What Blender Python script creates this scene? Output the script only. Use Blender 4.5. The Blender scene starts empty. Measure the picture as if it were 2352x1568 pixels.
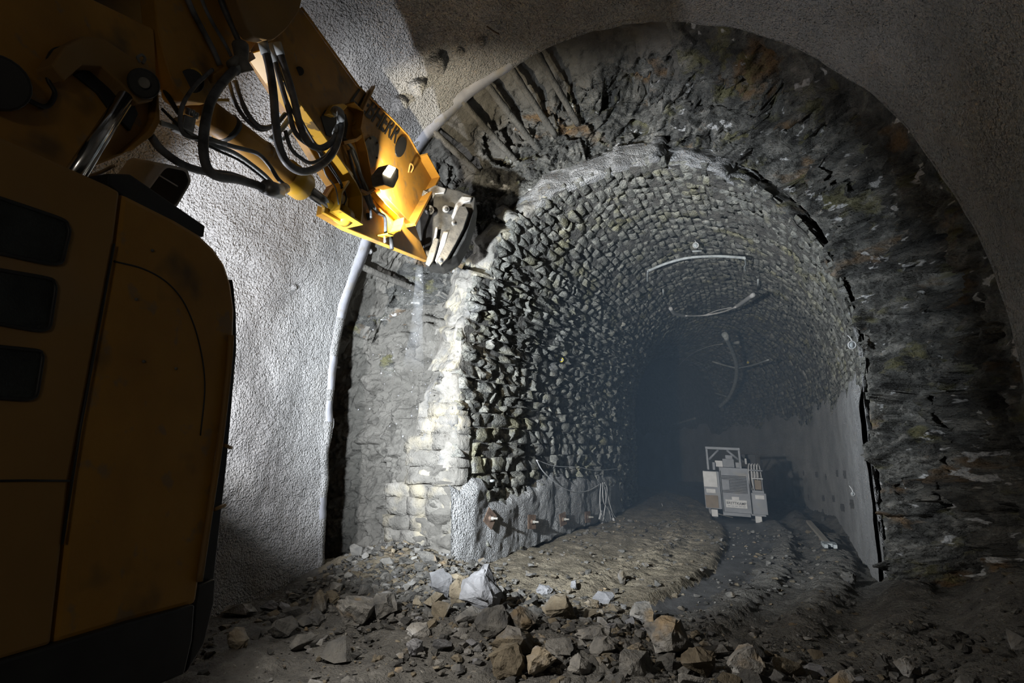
import bpy, bmesh, math, random
import numpy as np
from mathutils import Vector, Matrix

random.seed(7)
rng = np.random.default_rng(7)
scene = bpy.context.scene
COL = scene.collection

# ------------------------------------------------------------------ camera
FPX = 20.0 / 36.0 * 2352
YAW, PITCH = math.radians(26.0), math.radians(10.7)
CAM = np.array([1.83, -6.17, 1.75])
RV = np.array([math.cos(YAW), math.sin(YAW), 0.0])
FH = np.array([-math.sin(YAW), math.cos(YAW), 0.0])
ZV = np.array([0.0, 0.0, 1.0])
FV = FH * math.cos(PITCH) + ZV * math.sin(PITCH)
UV = -FH * math.sin(PITCH) + ZV * math.cos(PITCH)
cd = bpy.data.cameras.new('camera')
cd.lens, cd.sensor_width, cd.clip_start, cd.clip_end = 20.0, 36.0, 0.05, 200
cam = bpy.data.objects.new('camera', cd)
COL.objects.link(cam)
m = Matrix.Identity(4)
for i in range(3):
    m[i][0], m[i][1], m[i][2], m[i][3] = RV[i], UV[i], -FV[i], CAM[i]
cam.matrix_world = m
scene.camera = cam

# ------------------------------------------------------------------ world, exposure
w = bpy.data.worlds.new('tunnel_dark')
scene.world = w
w.use_nodes = True
w.node_tree.nodes['Background'].inputs[0].default_value = (0.55, 0.5, 0.42, 1)
w.node_tree.nodes['Background'].inputs[1].default_value = 0.004
scene.view_settings.view_transform = 'Standard'
scene.view_settings.look = 'None'
scene.view_settings.gamma = 1.0
scene.view_settings.use_curve_mapping = False
scene.view_settings.exposure = 0.0
cy = scene.cycles
cy.max_bounces, cy.diffuse_bounces, cy.glossy_bounces, cy.transmission_bounces, cy.volume_bounces = 3, 2, 2, 1, 0
cy.use_adaptive_sampling, cy.adaptive_threshold = True, 0.055
cy.volume_step_rate = 2.0
cy.adaptive_min_samples = 16


def ray(px, py):
    return RV * ((px - 1176) / FPX) + UV * ((784 - py) / FPX) + FV


def W(px, py, d):
    """point seen at a pixel, d metres in front of the camera (horizontal depth)"""
    r = ray(px, py)
    return CAM + r * (d / (r @ FH))


def lamp(name, kind, loc, watts, col, size=0.1, target=None, angle=90, blend=0.5):
    ld = bpy.data.lights.new(name, kind)
    ld.energy, ld.color = watts, col
    ld.shadow_soft_size = size
    o = bpy.data.objects.new(name, ld)
    COL.objects.link(o)
    o.location = loc
    if kind == 'SPOT':
        ld.spot_size, ld.spot_blend = math.radians(angle), blend
        v = Vector(target) - Vector(loc)
        o.rotation_euler = v.to_track_quat('-Z', 'Y').to_euler()
    return o


# work light on the front of the excavator deck (hidden behind its hood) : the key light
KEY = W(424, 800, 3.3)
lamp('deck_work_light', 'SPOT', KEY, 4600, (0.87, 0.94, 1.0), 0.07, (-1.6, 6.0, 3.3), 88, 0.8)
CAB = W(350, 830, 4.3)        # second lamp bracket, on the cab side of the arm
lamp('cab_side_light', 'SPOT', CAB, 780, (0.95, 0.96, 1.0), 0.06, (-3.4, -0.6, 3.5), 112, 0.4)
lamp('arm_fill_spot', 'SPOT', CAB + np.array([.05, -.1, .08]), 190, (0.95, 0.95, 1.0), 0.05, (-1.5, -3.0, 4.6), 95, 0.6)  # added spot, brightens the arm and hoses outside the other cones
lamp('rubble_fill_spot', 'SPOT', KEY + np.array([.06, .05, -.15]), 420, (1.0, 0.95, 0.88), 0.06, (-0.4, -.9, 0.0), 95, 0.9)  # added spot, brightens the rubble that the key cone misses
# added unseen fill light behind the camera, lifts hood and foreground
lamp('fill_light', 'POINT', (2.9, -8.6, 2.3), 27, (1.0, 0.90, 0.76), 0.3)

# ------------------------------------------------------------------ numpy noise


def _h(ix, iy, iz, seed):
    n = (ix * 374761393 + iy * 668265263 + iz * 2147483647 + seed * 974634077) & 0xFFFFFFFF
    n = ((n ^ (n >> 13)) * 1274126177) & 0xFFFFFFFF
    n = ((n ^ (n >> 16)) * 2246822519) & 0xFFFFFFFF
    return ((n ^ (n >> 15)) & 0xFFFFFF) / float(0xFFFFFF)


def vnoise(P, seed=0):
    P = np.asarray(P, float)
    I = np.floor(P).astype(np.int64)
    f = P - I
    f = f * f * f * (f * (f * 6 - 15) + 10)
    r = 0
    for dx in (0, 1):
        for dy in (0, 1):
            for dz in (0, 1):
                wgt = (f[..., 0] if dx else 1 - f[..., 0]) * (f[..., 1] if dy else 1 - f[..., 1]) * (f[..., 2] if dz else 1 - f[..., 2])
                r = r + wgt * _h(I[..., 0] + dx, I[..., 1] + dy, I[..., 2] + dz, seed)
    return r * 2 - 1


def fbm(P, octv=4, seed=0, gain=0.5):
    P = np.asarray(P, float)
    r, a = 0, 1.0
    for k in range(octv):
        r = r + a * vnoise(P * (2.03 ** k) + 7.1 * k, seed + k)
        a *= gain
    return r


def facets(P, cell, seed=0, tilt=0.8):
    """fractured rock: every Voronoi cell is a plane with its own offset and tilt (about -1..1)"""
    Q = np.asarray(P, float) / np.asarray(cell, float)
    I = np.floor(Q).astype(np.int64)
    best = np.full(Q.shape[0], 1e9)
    val = np.zeros(Q.shape[0])
    for dx in (-1, 0, 1):
        for dy in (-1, 0, 1):
            for dz in (-1, 0, 1):
                J = I + np.array([dx, dy, dz])
                a = [_h(J[:, 0], J[:, 1], J[:, 2], seed + k) for k in range(7)]
                d = Q - (J + np.stack(a[:3], 1))
                d2 = (d * d).sum(1)
                v = (a[3] * 2 - 1) + tilt * ((a[4] * 2 - 1) * d[:, 0] + (a[5] * 2 - 1) * d[:, 1] + (a[6] * 2 - 1) * d[:, 2]) * 1.6
                k = d2 < best
                best = np.where(k, d2, best)
                val = np.where(k, v, val)
    return val


# ------------------------------------------------------------------ materials
def mat(name, stops, scale=3.0, detail=8, rough=0.9, metal=0.0, bumps=(), stretch=(1, 1, 1), island=0.0,
        patches=(), spec=0.3, distort=0.0, roughvar=0.0, rot=(0, 0, 0)):
    mt = bpy.data.materials.new(name)
    mt.use_nodes = True
    nt = mt.node_tree
    N, L = nt.nodes, nt.links
    bs = N['Principled BSDF']
    geo = N.new('ShaderNodeNewGeometry')
    mp = N.new('ShaderNodeMapping')
    mp.inputs['Scale'].default_value = stretch
    mp.inputs['Rotation'].default_value = rot
    L.new(geo.outputs['Position'], mp.inputs['Vector'])

    def noise(sc, det=6, off=0.0, dist=0.0, rgh=0.55):
        n = N.new('ShaderNodeTexNoise')
        n.inputs['Scale'].default_value = sc
        n.inputs['Detail'].default_value = det
        n.inputs['Roughness'].default_value = rgh
        n.inputs['Distortion'].default_value = dist
        if off:
            ad = N.new('ShaderNodeVectorMath')
            ad.operation = 'ADD'
            ad.inputs[1].default_value = (off, off * 1.7, off * 0.6)
            L.new(mp.outputs[0], ad.inputs[0])
            L.new(ad.outputs[0], n.inputs['Vector'])
        else:
            L.new(mp.outputs[0], n.inputs['Vector'])
        return n

    n0 = noise(scale, min(detail, 6), dist=distort)
    rp = N.new('ShaderNodeValToRGB')
    L.new(n0.outputs['Fac'], rp.inputs[0])
    el = rp.color_ramp.elements
    while len(el) < len(stops):
        el.new(0.5)
    for e, (p, c) in zip(el, stops):
        e.position = p
        e.color = (c[0], c[1], c[2], 1)
    col = rp.outputs[0]
    for k, (pc, psc, lo, hi, amt) in enumerate(patches):
        pn = noise(psc, 3, off=11.3 + 5 * k)
        mr = N.new('ShaderNodeMapRange')
        mr.inputs[1].default_value, mr.inputs[2].default_value = lo, hi
        mr.inputs[4].default_value = amt
        L.new(pn.outputs['Fac'], mr.inputs[0])
        mx = N.new('ShaderNodeMixRGB')
        mx.inputs[2].default_value = (pc[0], pc[1], pc[2], 1)
        L.new(mr.outputs[0], mx.inputs[0])
        L.new(col, mx.inputs[1])
        col = mx.outputs[0]
    if island:
        mr = N.new('ShaderNodeMapRange')
        mr.inputs[3].default_value, mr.inputs[4].default_value = 1 - island, 1 + island
        L.new(geo.outputs['Random Per Island'], mr.inputs[0])
        oi = N.new('ShaderNodeObjectInfo')
        mr2 = N.new('ShaderNodeMapRange')
        mr2.inputs[3].default_value, mr2.inputs[4].default_value = 1 - island, 1 + island
        L.new(oi.outputs['Random'], mr2.inputs[0])
        mu0 = N.new('ShaderNodeMath')
        mu0.operation = 'MULTIPLY'
        L.new(mr.outputs[0], mu0.inputs[0])
        L.new(mr2.outputs[0], mu0.inputs[1])
        mu = N.new('ShaderNodeVectorMath')
        mu.operation = 'SCALE'
        L.new(col, mu.inputs[0])
        L.new(mu0.outputs[0], mu.inputs[3])
        col = mu.outputs[0]
    L.new(col, bs.inputs['Base Color'])
    bs.inputs['Roughness'].default_value = rough
    if roughvar:
        rn = noise(scale * 2.3, 4, off=3.0)
        mr = N.new('ShaderNodeMapRange')
        mr.inputs[3].default_value, mr.inputs[4].default_value = rough - roughvar, min(1, rough + roughvar)
        L.new(rn.outputs['Fac'], mr.inputs[0])
        L.new(mr.outputs[0], bs.inputs['Roughness'])
    bs.inputs['Metallic'].default_value = metal
    bs.inputs['Specular IOR Level'].default_value = spec
    nrm = None
    for k, b in enumerate(bumps):
        kind, sc, st, dist = b
        if kind == 'v':
            t = N.new('ShaderNodeTexVoronoi')
            t.inputs['Scale'].default_value = sc
            L.new(mp.outputs[0], t.inputs['Vector'])
            out = t.outputs['Distance']
        else:
            t = noise(sc, (5 if sc < 15 else 3) if kind == 'd' else 1, off=2.0 + k, rgh=0.62)
            out = t.outputs['Fac']
        bp = N.new('ShaderNodeBump')
        bp.inputs['Strength'].default_value = st
        bp.inputs['Distance'].default_value = dist
        L.new(out, bp.inputs['Height'])
        if nrm:
            L.new(nrm, bp.inputs['Normal'])
        nrm = bp.outputs[0]
    if nrm:
        L.new(nrm, bs.inputs['Normal'])
    return mt


def g(v, t=(1, 1, 1)):
    return (v * t[0], v * t[1], v * t[2])


WARM = (1.05, 1.0, 0.9)
MT = {}
MT['shotcrete'] = mat('shotcrete', [(0.3, g(.25)), (0.55, g(.33)), (0.75, g(.40))], 1.3, 8, 0.95,
                      bumps=(('n', 42, 1.0, 0.05), ('d', 11, 0.7, 0.06)), patches=((g(.2, WARM), .8, .55, .75, .5),))
MT['rim'] = mat('smooth_concrete', [(0.3, g(.24, (.95, .97, 1.08))), (0.7, g(.36, (.95, .97, 1.08)))], 4, 8, 0.8,
                bumps=(('d', 25, 0.4, 0.01),), patches=((g(.25, WARM), 5, .55, .65, .8),))
MT['rock'] = mat('schist', [(0.3, g(.03)), (0.5, g(.10, (1, 1, .93))), (0.68, g(.24, (1.0, .97, .88)))], 2.2, 12, 0.85,
                 bumps=(('d', 7, 0.9, 0.10), ('d', 26, 0.9, 0.03)), stretch=(1, .8, 2.2), rot=(.3, -.75, 0), distort=0.6,
                 patches=(((.20, .115, .045), 1.1, .58, .68, .75), ((.16, .15, .06), 1.9, .57, .66, .6), (g(.6), 2.6, .635, .67, .9)), spec=0.4)
MT['dusty_rock'] = mat('dusty_rock', [(0.3, g(.075, WARM)), (0.6, g(.125, WARM)), (0.8, g(.18, WARM))], 2, 10, 0.95,
                       bumps=(('d', 6, 0.8, 0.06), ('d', 40, 0.6, 0.015)), patches=((g(.07, WARM), 1.4, .52, .66, .6),))
MT['broken'] = mat('broken_masonry', [(0.3, g(.13, WARM)), (0.6, g(.23, WARM)), (0.8, g(.36, WARM))], 3, 10, 0.95,
                   bumps=(('d', 8, 0.9, 0.06), ('d', 45, 0.6, 0.012)), patches=(((.42, .38, .28), 2.4, .52, .62, .7), (g(.14), 3.3, .55, .66, .7)))
MT['stub'] = mat('stub_stone', [(0.3, g(.10, WARM)), (0.55, g(.17, WARM)), (0.8, g(.27, WARM))], 3, 10, 0.95, island=0.12,
                 bumps=(('d', 8, 0.9, 0.07), ('d', 36, 0.7, 0.018)), patches=(((.36, .32, .23), 1.6, .52, .66, .75),))
MT['stone'] = mat('wall_stone', [(0.28, g(.085)), (0.5, g(.19, (1.02, 1.02, .92))), (0.75, g(.36, (1.03, 1, .87)))], 5, 10, 0.9, island=0.22,
                  bumps=(('d', 7, 1.0, 0.16), ('d', 24, 0.9, 0.045)), patches=(((.26, .24, .13), 1.3, .55, .68, .6), (g(.4), 1.7, .62, .7, .5)), stretch=(1, 1, 1.5))
MT['mortar'] = mat('old_mortar', [(0.3, g(.07)), (0.7, g(.2, WARM))], 6, 8, 0.95, bumps=(('d', 14, 1.0, 0.12), ('d', 40, .8, .03)))
MT['soil'] = mat('dark_soil', [(0.3, g(.06, (1.05, 1, .92))), (0.6, g(.115, (1.05, 1, .9))), (0.8, g(.2, WARM))], 5, 12, 0.95,
                 bumps=(('d', 22, 1.0, 0.04), ('n', 90, 0.7, 0.012)), patches=((g(.3, WARM), 14, .68, .74, .7),))
MT['bench'] = mat('bench_dirt', [(0.3, (.10, .085, .06)), (0.6, (.175, .15, .11)), (0.8, (.26, .23, .175))], 4, 12, 0.95,
                  bumps=(('d', 16, 1.0, 0.05), ('n', 70, 0.7, 0.015)))
MT['path'] = mat('wet_path', [(0.3, g(.05)), (0.7, g(.10))], 3, 10, 0.55, bumps=(('d', 10, 0.5, 0.03), ('n', 60, 0.4, 0.01)), spec=0.5, roughvar=.2)
MT['rub_grey'] = mat('grey_rubble', [(0.3, g(.08)), (0.55, g(.17, WARM)), (0.75, g(.33))], 5, 10, 0.85, island=0.35,
                     bumps=(('d', 12, 0.8, 0.04), ('d', 45, 0.6, 0.012)), patches=(((.28, .19, .09), 2.7, .58, .68, .6),))
MT['rub_dark'] = mat('dark_rubble', [(0.3, g(.05)), (0.6, g(.1, WARM)), (0.8, g(.18, WARM))], 6, 10, 0.9, island=0.3,
                     bumps=(('d', 14, 0.9, 0.04), ('d', 50, 0.6, 0.012)))
MT['rub_ochre'] = mat('ochre_rubble', [(0.3, (.105, .085, .058)), (0.55, (.18, .15, .105)), (0.8, (.27, .24, .185))], 4, 10, 0.9, island=0.25,
                      bumps=(('d', 12, 0.8, 0.04), ('d', 45, 0.6, 0.012)), patches=((g(.2), 3, .55, .66, .6),))
MT['rub_white'] = mat('pale_rubble', [(0.3, g(.11, (.98, .98, 1.02))), (0.7, g(.25, (.98, .98, 1.02)))], 5, 10, 0.85, island=0.2,
                      bumps=(('d', 12, 0.7, 0.03), ('d', 45, 0.6, 0.012)))
YEL = [(0.3, (.34, .165, .025)), (0.6, (.46, .235, .035)), (0.8, (.52, .28, .05))]
MT['yellow'] = mat('excavator_yellow', YEL, 2.5, 8, 0.5, bumps=(('d', 60, 0.15, 0.004),), patches=(((.10, .065, .03), 3.1, .58, .72, .75), ((.2, .16, .11), 9, .6, .68, .5)), spec=0.4)
MT['yellow_lit'] = mat('lit_yellow', [(0.3, (.62, .33, .02)), (0.7, (.76, .45, .04))], 4, 6, 0.4, patches=(((.06, .04, .02), 6, .62, .66, .85),), spec=0.5)  # arm yellow painted lighter for lamp-lit flanges, with dark stains
MT['hood'] = mat('dusty_hood_paint', [(0.3, (.30, .165, .045)), (0.7, (.37, .21, .065))], 1.7, 8, 0.6, patches=(((.24, .19, .13), 1.2, .5, .7, .5),))
MT['black'] = mat('black_plastic', [(0.3, g(.02)), (0.7, g(.035))], 6, 5, 0.5, spec=0.4)
MT['mesh_dark'] = mat('dark_grille', [(0.3, g(.02, (.9, 1.05, 1))), (0.7, g(.05, (.9, 1.05, 1)))], 9, 5, 0.6, bumps=(('n', 130, 0.6, 0.006),))
MT['rubber'] = mat('hose_rubber', [(0.35, g(.05)), (0.65, g(.22, (.95, .98, 1.05)))], 7, 5, 0.5, spec=0.4)
MT['steel'] = mat('worn_steel', [(0.3, g(.22)), (0.7, g(.5))], 9, 7, 0.4, 0.7, bumps=(('d', 40, 0.3, 0.006),), patches=(((.10, .075, .05), 6, .52, .64, .8),))
MT['dark_steel'] = mat('dark_steel', [(0.3, g(.025)), (0.7, g(.07, WARM))], 9, 7, 0.45, 0.5, bumps=(('d', 40, 0.3, 0.006),))
MT['chrome'] = mat('chrome_rod', [(0.3, g(.6)), (0.7, g(.75))], 8, 4, 0.16, 1.0)
MT['grey_paint'] = mat('grey_casing', [(0.3, g(.5)), (0.7, g(.6))], 6, 5, 0.6)
MT['dirty_metal'] = mat('dirty_metal', [(0.3, g(.12, WARM)), (0.7, g(.3, WARM))], 9, 6, 0.6, 0.3)
MT['rust'] = mat('rusty_plate', [(0.3, (.07, .05, .04)), (0.7, (.17, .12, .09))], 14, 8, 0.75, 0.2, bumps=(('d', 60, 0.4, 0.005),))
MT['machine'] = mat('machine_grey_blue', [(0.3, g(.15, (.93, .98, 1.08))), (0.7, g(.22, (.93, .98, 1.08)))], 5, 6, 0.55, patches=((g(.2, WARM), 4, .58, .7, .6),))
MT['machine_dark'] = mat('machine_slots', [(0.3, g(.015)), (0.7, g(.03))], 5, 4, 0.6)
MT['sign'] = mat('sign_white', [(0.3, g(.36)), (0.7, g(.46))], 9, 5, 0.5)
MT['rustbox'] = mat('brown_panel', [(0.3, (.13, .105, .08)), (0.7, (.18, .145, .11))], 9, 6, 0.7)
MT['cable'] = mat('pale_cable', [(0.3, g(.38)), (0.7, g(.55))], 9, 4, 0.6)
MT['pipe'] = mat('grey_pipe', [(0.3, g(.25, (.93, 1, 1.02))), (0.7, g(.5, (.93, 1, 1.02)))], 9, 5, 0.6)
MT['cloth'] = mat('dusty_sheet', [(0.3, g(.3)), (0.7, g(.45))], 12, 6, 0.9, bumps=(('d', 20, .8, .03),))
MT['marker'] = mat('marker_yellow', [(0.3, (.75, .6, .03)), (0.7, (.8, .65, .05))], 9, 3, 0.5)
MT['wood'] = mat('dusty_wood', [(0.3, (.20, .18, .15)), (0.7, (.33, .3, .26))], 9, 6, 0.8, stretch=(1, 8, 1))
MT['letters'] = mat('black_letters', [(0.3, g(.02)), (0.7, g(.03))], 9, 3, 0.6)


def emit(name, col, st):
    mt = bpy.data.materials.new(name)
    mt.use_nodes = True
    b = mt.node_tree.nodes['Principled BSDF']
    b.inputs['Emission Color'].default_value = (*col, 1)
    b.inputs['Emission Strength'].default_value = st
    b.inputs['Base Color'].default_value = (.8, .8, .8, 1)
    return mt


MT['glow'] = emit('lamp_glass_lit', (1.0, .86, .6), 60)

# ------------------------------------------------------------------ object helpers
WLOC = {}


def _link(o, parent, loc):
    COL.objects.link(o)
    if parent is not None:
        o.parent = parent
        o.location = Vector(loc) - WLOC[parent.name]
    else:
        o.location = loc
    WLOC[o.name] = Vector(loc)


def mk(name, verts, faces, mt, parent=None, smooth=False, loc=None, mats=None, midx=None, bevel=0):
    V = np.asarray(verts, float)
    if loc is None:
        if parent is not None:
            loc = WLOC[parent.name]
        else:
            loc = Vector((float(V[:, 0].mean()), float(V[:, 1].mean()), float(V[:, 2].min())))
    V = V - np.array(loc)
    me = bpy.data.meshes.new(name)
    if isinstance(faces, np.ndarray) and faces.ndim == 2:
        n = faces.shape[1]
        me.vertices.add(len(V))
        me.vertices.foreach_set('co', V.astype(np.float32).ravel())
        me.loops.add(faces.size)
        me.loops.foreach_set('vertex_index', faces.astype(np.int32).ravel())
        me.polygons.add(len(faces))
        me.polygons.foreach_set('loop_start', np.arange(0, faces.size, n, dtype=np.int32))
        me.polygons.foreach_set('loop_total', np.full(len(faces), n, dtype=np.int32))
        me.update(calc_edges=True)
        me.validate()
    else:
        me.from_pydata([tuple(v) for v in V], [], [tuple(int(i) for i in f) for f in faces])
        me.update()
    for a in (mats or [mt]):
        me.materials.append(MT[a] if isinstance(a, str) else a)
    if midx is not None:
        me.polygons.foreach_set('material_index', np.asarray(midx, np.int32))
    if smooth:
        me.polygons.foreach_set('use_smooth', np.ones(len(me.polygons), bool))
    o = bpy.data.objects.new(name, me)
    _link(o, parent, loc)
    if bevel:
        b = o.modifiers.new('bevel', 'BEVEL')
        b.width, b.segments, b.limit_method = bevel, 2, 'ANGLE'
    return o


def outward(o):
    bm = bmesh.new()
    bm.from_mesh(o.data)
    bmesh.ops.remove_doubles(bm, verts=bm.verts, dist=1e-5)
    bmesh.ops.recalc_face_normals(bm, faces=bm.faces)
    bm.to_mesh(o.data)
    bm.free()


def empty(name, loc, parent=None):
    o = bpy.data.objects.new(name, None)
    o.empty_display_size = 0.2
    _link(o, parent, Vector(loc))
    return o


def tag(o, label=None, cat=None, group=None, kind=None):
    if label:
        o['label'] = label
    if cat:
        o['category'] = cat
    if group:
        o['group'] = group
    if kind:
        o['kind'] = kind
    return o


def gridfaces(nu, nv, flip=False):
    i = np.arange(nu - 1)[:, None] * nv + np.arange(nv - 1)[None, :]
    i = i.ravel()
    f = np.stack([i, i + 1, i + nv + 1, i + nv], 1)
    return f[:, ::-1] if flip else f


def box(c, ex, ey, ez):
    c, ex, ey, ez = map(np.asarray, (c, ex, ey, ez))
    V = [c + a * ex + b * ey + d * ez for a in (-1, 1) for b in (-1, 1) for d in (-1, 1)]
    F = [(0, 1, 3, 2), (4, 6, 7, 5), (0, 4, 5, 1), (2, 3, 7, 6), (0, 2, 6, 4), (1, 5, 7, 3)]
    return V, F


def merge(parts):
    V, F = [], []
    for v, f in parts:
        o = len(V)
        V += [np.asarray(p, float) for p in v]
        F += [tuple(int(i) + o for i in q) for q in f]
    return V, F


def prism(pts, ext):
    pts = [np.asarray(p, float) for p in pts]
    n = len(pts)
    ext = np.asarray(ext, float)
    V = pts + [p + ext for p in pts]
    F = [tuple(range(n))[::-1], tuple(range(n, 2 * n))]
    F += [(i, (i + 1) % n, n + (i + 1) % n, n + i) for i in range(n)]
    return V, F


def crom(pts, n=8):
    P = [np.asarray(p, float) for p in pts]
    if len(P) < 3:
        return P
    P = [2 * P[0] - P[1]] + P + [2 * P[-1] - P[-2]]
    out = []
    for i in range(1, len(P) - 2):
        for k in range(n):
            t = k / n
            a, b, c, d = P[i - 1], P[i], P[i + 1], P[i + 2]
            out.append(.5 * (2 * b + (c - a) * t + (2 * a - 5 * b + 4 * c - d) * t * t + (3 * b - a - 3 * c + d) * t ** 3))
    out.append(P[-2])
    return out


def tubegeo(pts, r, seg=8, smooth=True, caps=True):
    P = crom(pts, 6) if smooth else [np.asarray(p, float) for p in pts]
    n = len(P)
    rr = r if hasattr(r, '__len__') else [r] * n
    if len(rr) != n:
        rr = np.interp(np.linspace(0, 1, n), np.linspace(0, 1, len(rr)), rr)
    V, F = [], []
    t0 = P[1] - P[0]
    t0 = t0 / np.linalg.norm(t0)
    a = np.cross(t0, ZV if abs(t0[2]) < .9 else RV)
    a /= np.linalg.norm(a)
    for i in range(n):
        t = P[min(i + 1, n - 1)] - P[max(i - 1, 0)]
        t /= (np.linalg.norm(t) + 1e-9)
        a = a - t * (a @ t)
        a /= np.linalg.norm(a)
        b = np.cross(t, a)
        for k in range(seg):
            an = 2 * math.pi * k / seg
            V.append(P[i] + rr[i] * (math.cos(an) * a + math.sin(an) * b))
    for i in range(n - 1):
        for k in range(seg):
            k2 = (k + 1) % seg
            F.append((i * seg + k, i * seg + k2, (i + 1) * seg + k2, (i + 1) * seg + k))
    if caps:
        F.append(tuple(range(seg))[::-1])
        F.append(tuple(range((n - 1) * seg, n * seg)))
    return V, F


def tube(name, pts, r, mt, parent=None, seg=8, smooth=True):
    V, F = tubegeo(pts, r, seg, smooth)
    return mk(name, V, F, mt, parent, smooth=True)


# ------------------------------------------------------------------ tunnel shapes
SH = dict(a=3.8, b=4.55, xc=-0.2, zs=2.4)      # enlarged tunnel, inner face of the sprayed shell
OL = dict(a=2.6, b=3.1, xc=0.16, zs=2.9)       # old masonry tunnel, inner face


def profile(tau, s, off=0.0, zb=-0.4):
    """tau 0..1 from the left foot over the crown to the right foot -> x, z"""
    tau = np.asarray(tau, float)
    ph = math.pi * (1 - np.clip((tau - .2) / .6, 0, 1))
    x = s['xc'] + (s['a'] + off) * np.cos(ph)
    z = s['zs'] + (s['b'] + off) * np.sin(ph)
    lo = np.clip(tau / .2, 0, 1)
    z = np.where(tau < .2, zb + (s['zs'] - zb) * lo, z)
    hi = np.clip((1 - tau) / .2, 0, 1)
    z = np.where(tau > .8, zb + (s['zs'] - zb) * hi, z)
    return x, z


S1, RC = 8.0, 25.0


def axis_map(lat, s):
    """lateral offset from the axis, distance along the axis -> world x, y (curves left beyond S1)"""
    lat, s = np.asarray(lat, float), np.asarray(s, float)
    th = np.maximum(s - S1, 0) / RC
    x = -RC * (1 - np.cos(th)) + lat * np.cos(th)
    y = np.minimum(s, S1) + RC * np.sin(th) + lat * np.sin(th)
    return x, y


def yfront(tau):
    return np.interp(tau, [0, .2, .36, .5, .8, 1], [.8, .8, 1.2, 1.95, 3.1, 3.1])


def inside_shell(p):
    x, z = p[0] - SH['xc'], p[2]
    if z < SH['zs']:
        return abs(x) < SH['a']
    return (x / SH['a']) ** 2 + ((z - SH['zs']) / SH['b']) ** 2 < 1


def hit_shell(px, py):
    r = ray(px, py)
    t = 0.5
    while t < 30 and inside_shell(CAM + r * t):
        t += 0.01
    return CAM + r * t


def to_ls(p):
    if p[1] <= S1:
        return p[0], p[1]
    dx, dy = p[0] + RC, p[1] - S1
    return math.hypot(dx, dy) - RC, S1 + RC * math.atan2(dy, dx)


def hit_old(px, py, inset=0.0):
    """where the line of sight meets the wall or vault of the old tunnel"""
    r = ray(px, py)
    t = (1.0 - CAM[1]) / r[1]
    while t < 60:
        p = CAM + r * t
        if p[2] < .05:
            return p
        lat, s = to_ls(p)
        x, z = lat - OL['xc'], p[2]
        if z < OL['zs']:
            ok = abs(x) < OL['a'] - inset
        else:
            ok = (x / (OL['a'] - inset)) ** 2 + ((z - OL['zs']) / (OL['b'] - inset)) ** 2 < 1
        if not ok and s > .5:
            return p
        t += 0.02
    return CAM + r * t


def hit_z(px, py, z=0.0):
    r = ray(px, py)
    return CAM + r * ((z - CAM[2]) / r[2])


# ------------------------------------------------------------------ the sprayed shell of the enlarged tunnel
nt_, ny_ = 420, 260
tau = np.linspace(0, 1, nt_)
yy = -9.5 * (1 - np.linspace(0, 1, ny_) ** 0.8)
T, Y = np.meshgrid(tau, yy, indexing='ij')
X, Z = profile(T, SH)
edge_rag = 0.10 * fbm(np.stack([tau * 40, tau * 0, tau * 0], 1), 4, 5)
Y = Y + edge_rag[:, None] * np.clip(1 + Y / 1.0, 0, 1) * 0.5
P0 = np.stack([X, Y, Z], -1).reshape(-1, 3)
cx = np.stack([X - SH['xc'], 0 * X, np.maximum(Z - SH['zs'], 0)], -1).reshape(-1, 3)
cx /= np.linalg.norm(cx, axis=1)[:, None]


def shell_disp(P):
    d = 0.11 * fbm(P * np.array([.7, .55, .7]), 3, 21) + 0.03 * fbm(P * 2.2, 3, 31) + 0.006 * vnoise(P * 14, 3)
    return d * np.clip(.25 - P[:, 1] * .8, .25, 1)


dd = shell_disp(P0)
# a fold in the spray high on the left
fold = np.exp(-((P0[:, 1] + 2.6 + .5 * (P0[:, 2] - 5.5)) / .25) ** 2) * np.clip((P0[:, 2] - 4.9), 0, 1)
P0 = P0 + cx * (dd + .14 * fold)[:, None]
shell = mk('wall_sprayed_shell', P0, gridfaces(nt_, ny_), 'shotcrete', smooth=True, loc=Vector((0, 0, 0)))
tag(shell, 'grey sprayed concrete shell of the enlarged tunnel on left and overhead', kind='structure')

# cut end of the shell: a smooth pale edge strip with some thickness
nt2 = 300
tau2 = np.linspace(.0, 1, nt2)
rag = 0.05 * fbm(np.stack([tau2 * 40, tau2 * 0, tau2 * 0], 1), 4, 5)
wd = np.interp(tau2, [0, .2, .25, .30, .43, .47, 1], [.12, .14, .16, .19, .17, .06, .04]) + .018 * fbm(np.stack([tau2 * 55, tau2 * 0 + 3, tau2 * 0], 1), 3, 8)
rows = []
for off, dy in ((.012, -1.02), (-.004, -1), (-.006, 0), (.24, .02)):
    x, z = profile(tau2, SH, off + .006 * vnoise(np.stack([tau2 * 90, tau2 * 0 + dy, tau2 * 0], 1), 4))
    x0_, z0_ = profile(tau2, SH)
    yr_ = rag * .5 + (dy * wd if dy < 0 else dy)
    dr_ = shell_disp(np.stack([x0_, yr_, z0_], 1))
    ph_ = math.pi * (1 - np.clip((tau2 - .2) / .6, 0, 1))
    rows.append(np.stack([x + dr_ * np.cos(ph_), yr_, z + dr_ * np.sin(ph_)], 1))
V = np.stack(rows, 1).reshape(-1, 3)
fr_ = gridfaces(nt2, 4)
tr_ = tau2[fr_[:, 0] // 4]
nr_ = fbm(np.stack([tr_ * 60, fr_[:, 0] % 4 * .5, tr_ * 0], 1), 3, 9)
smooth_edge = ((tr_ > .25) & (tr_ < .45)) | ((tr_ > .07) & (tr_ < .25) & (nr_ > .15))
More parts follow.
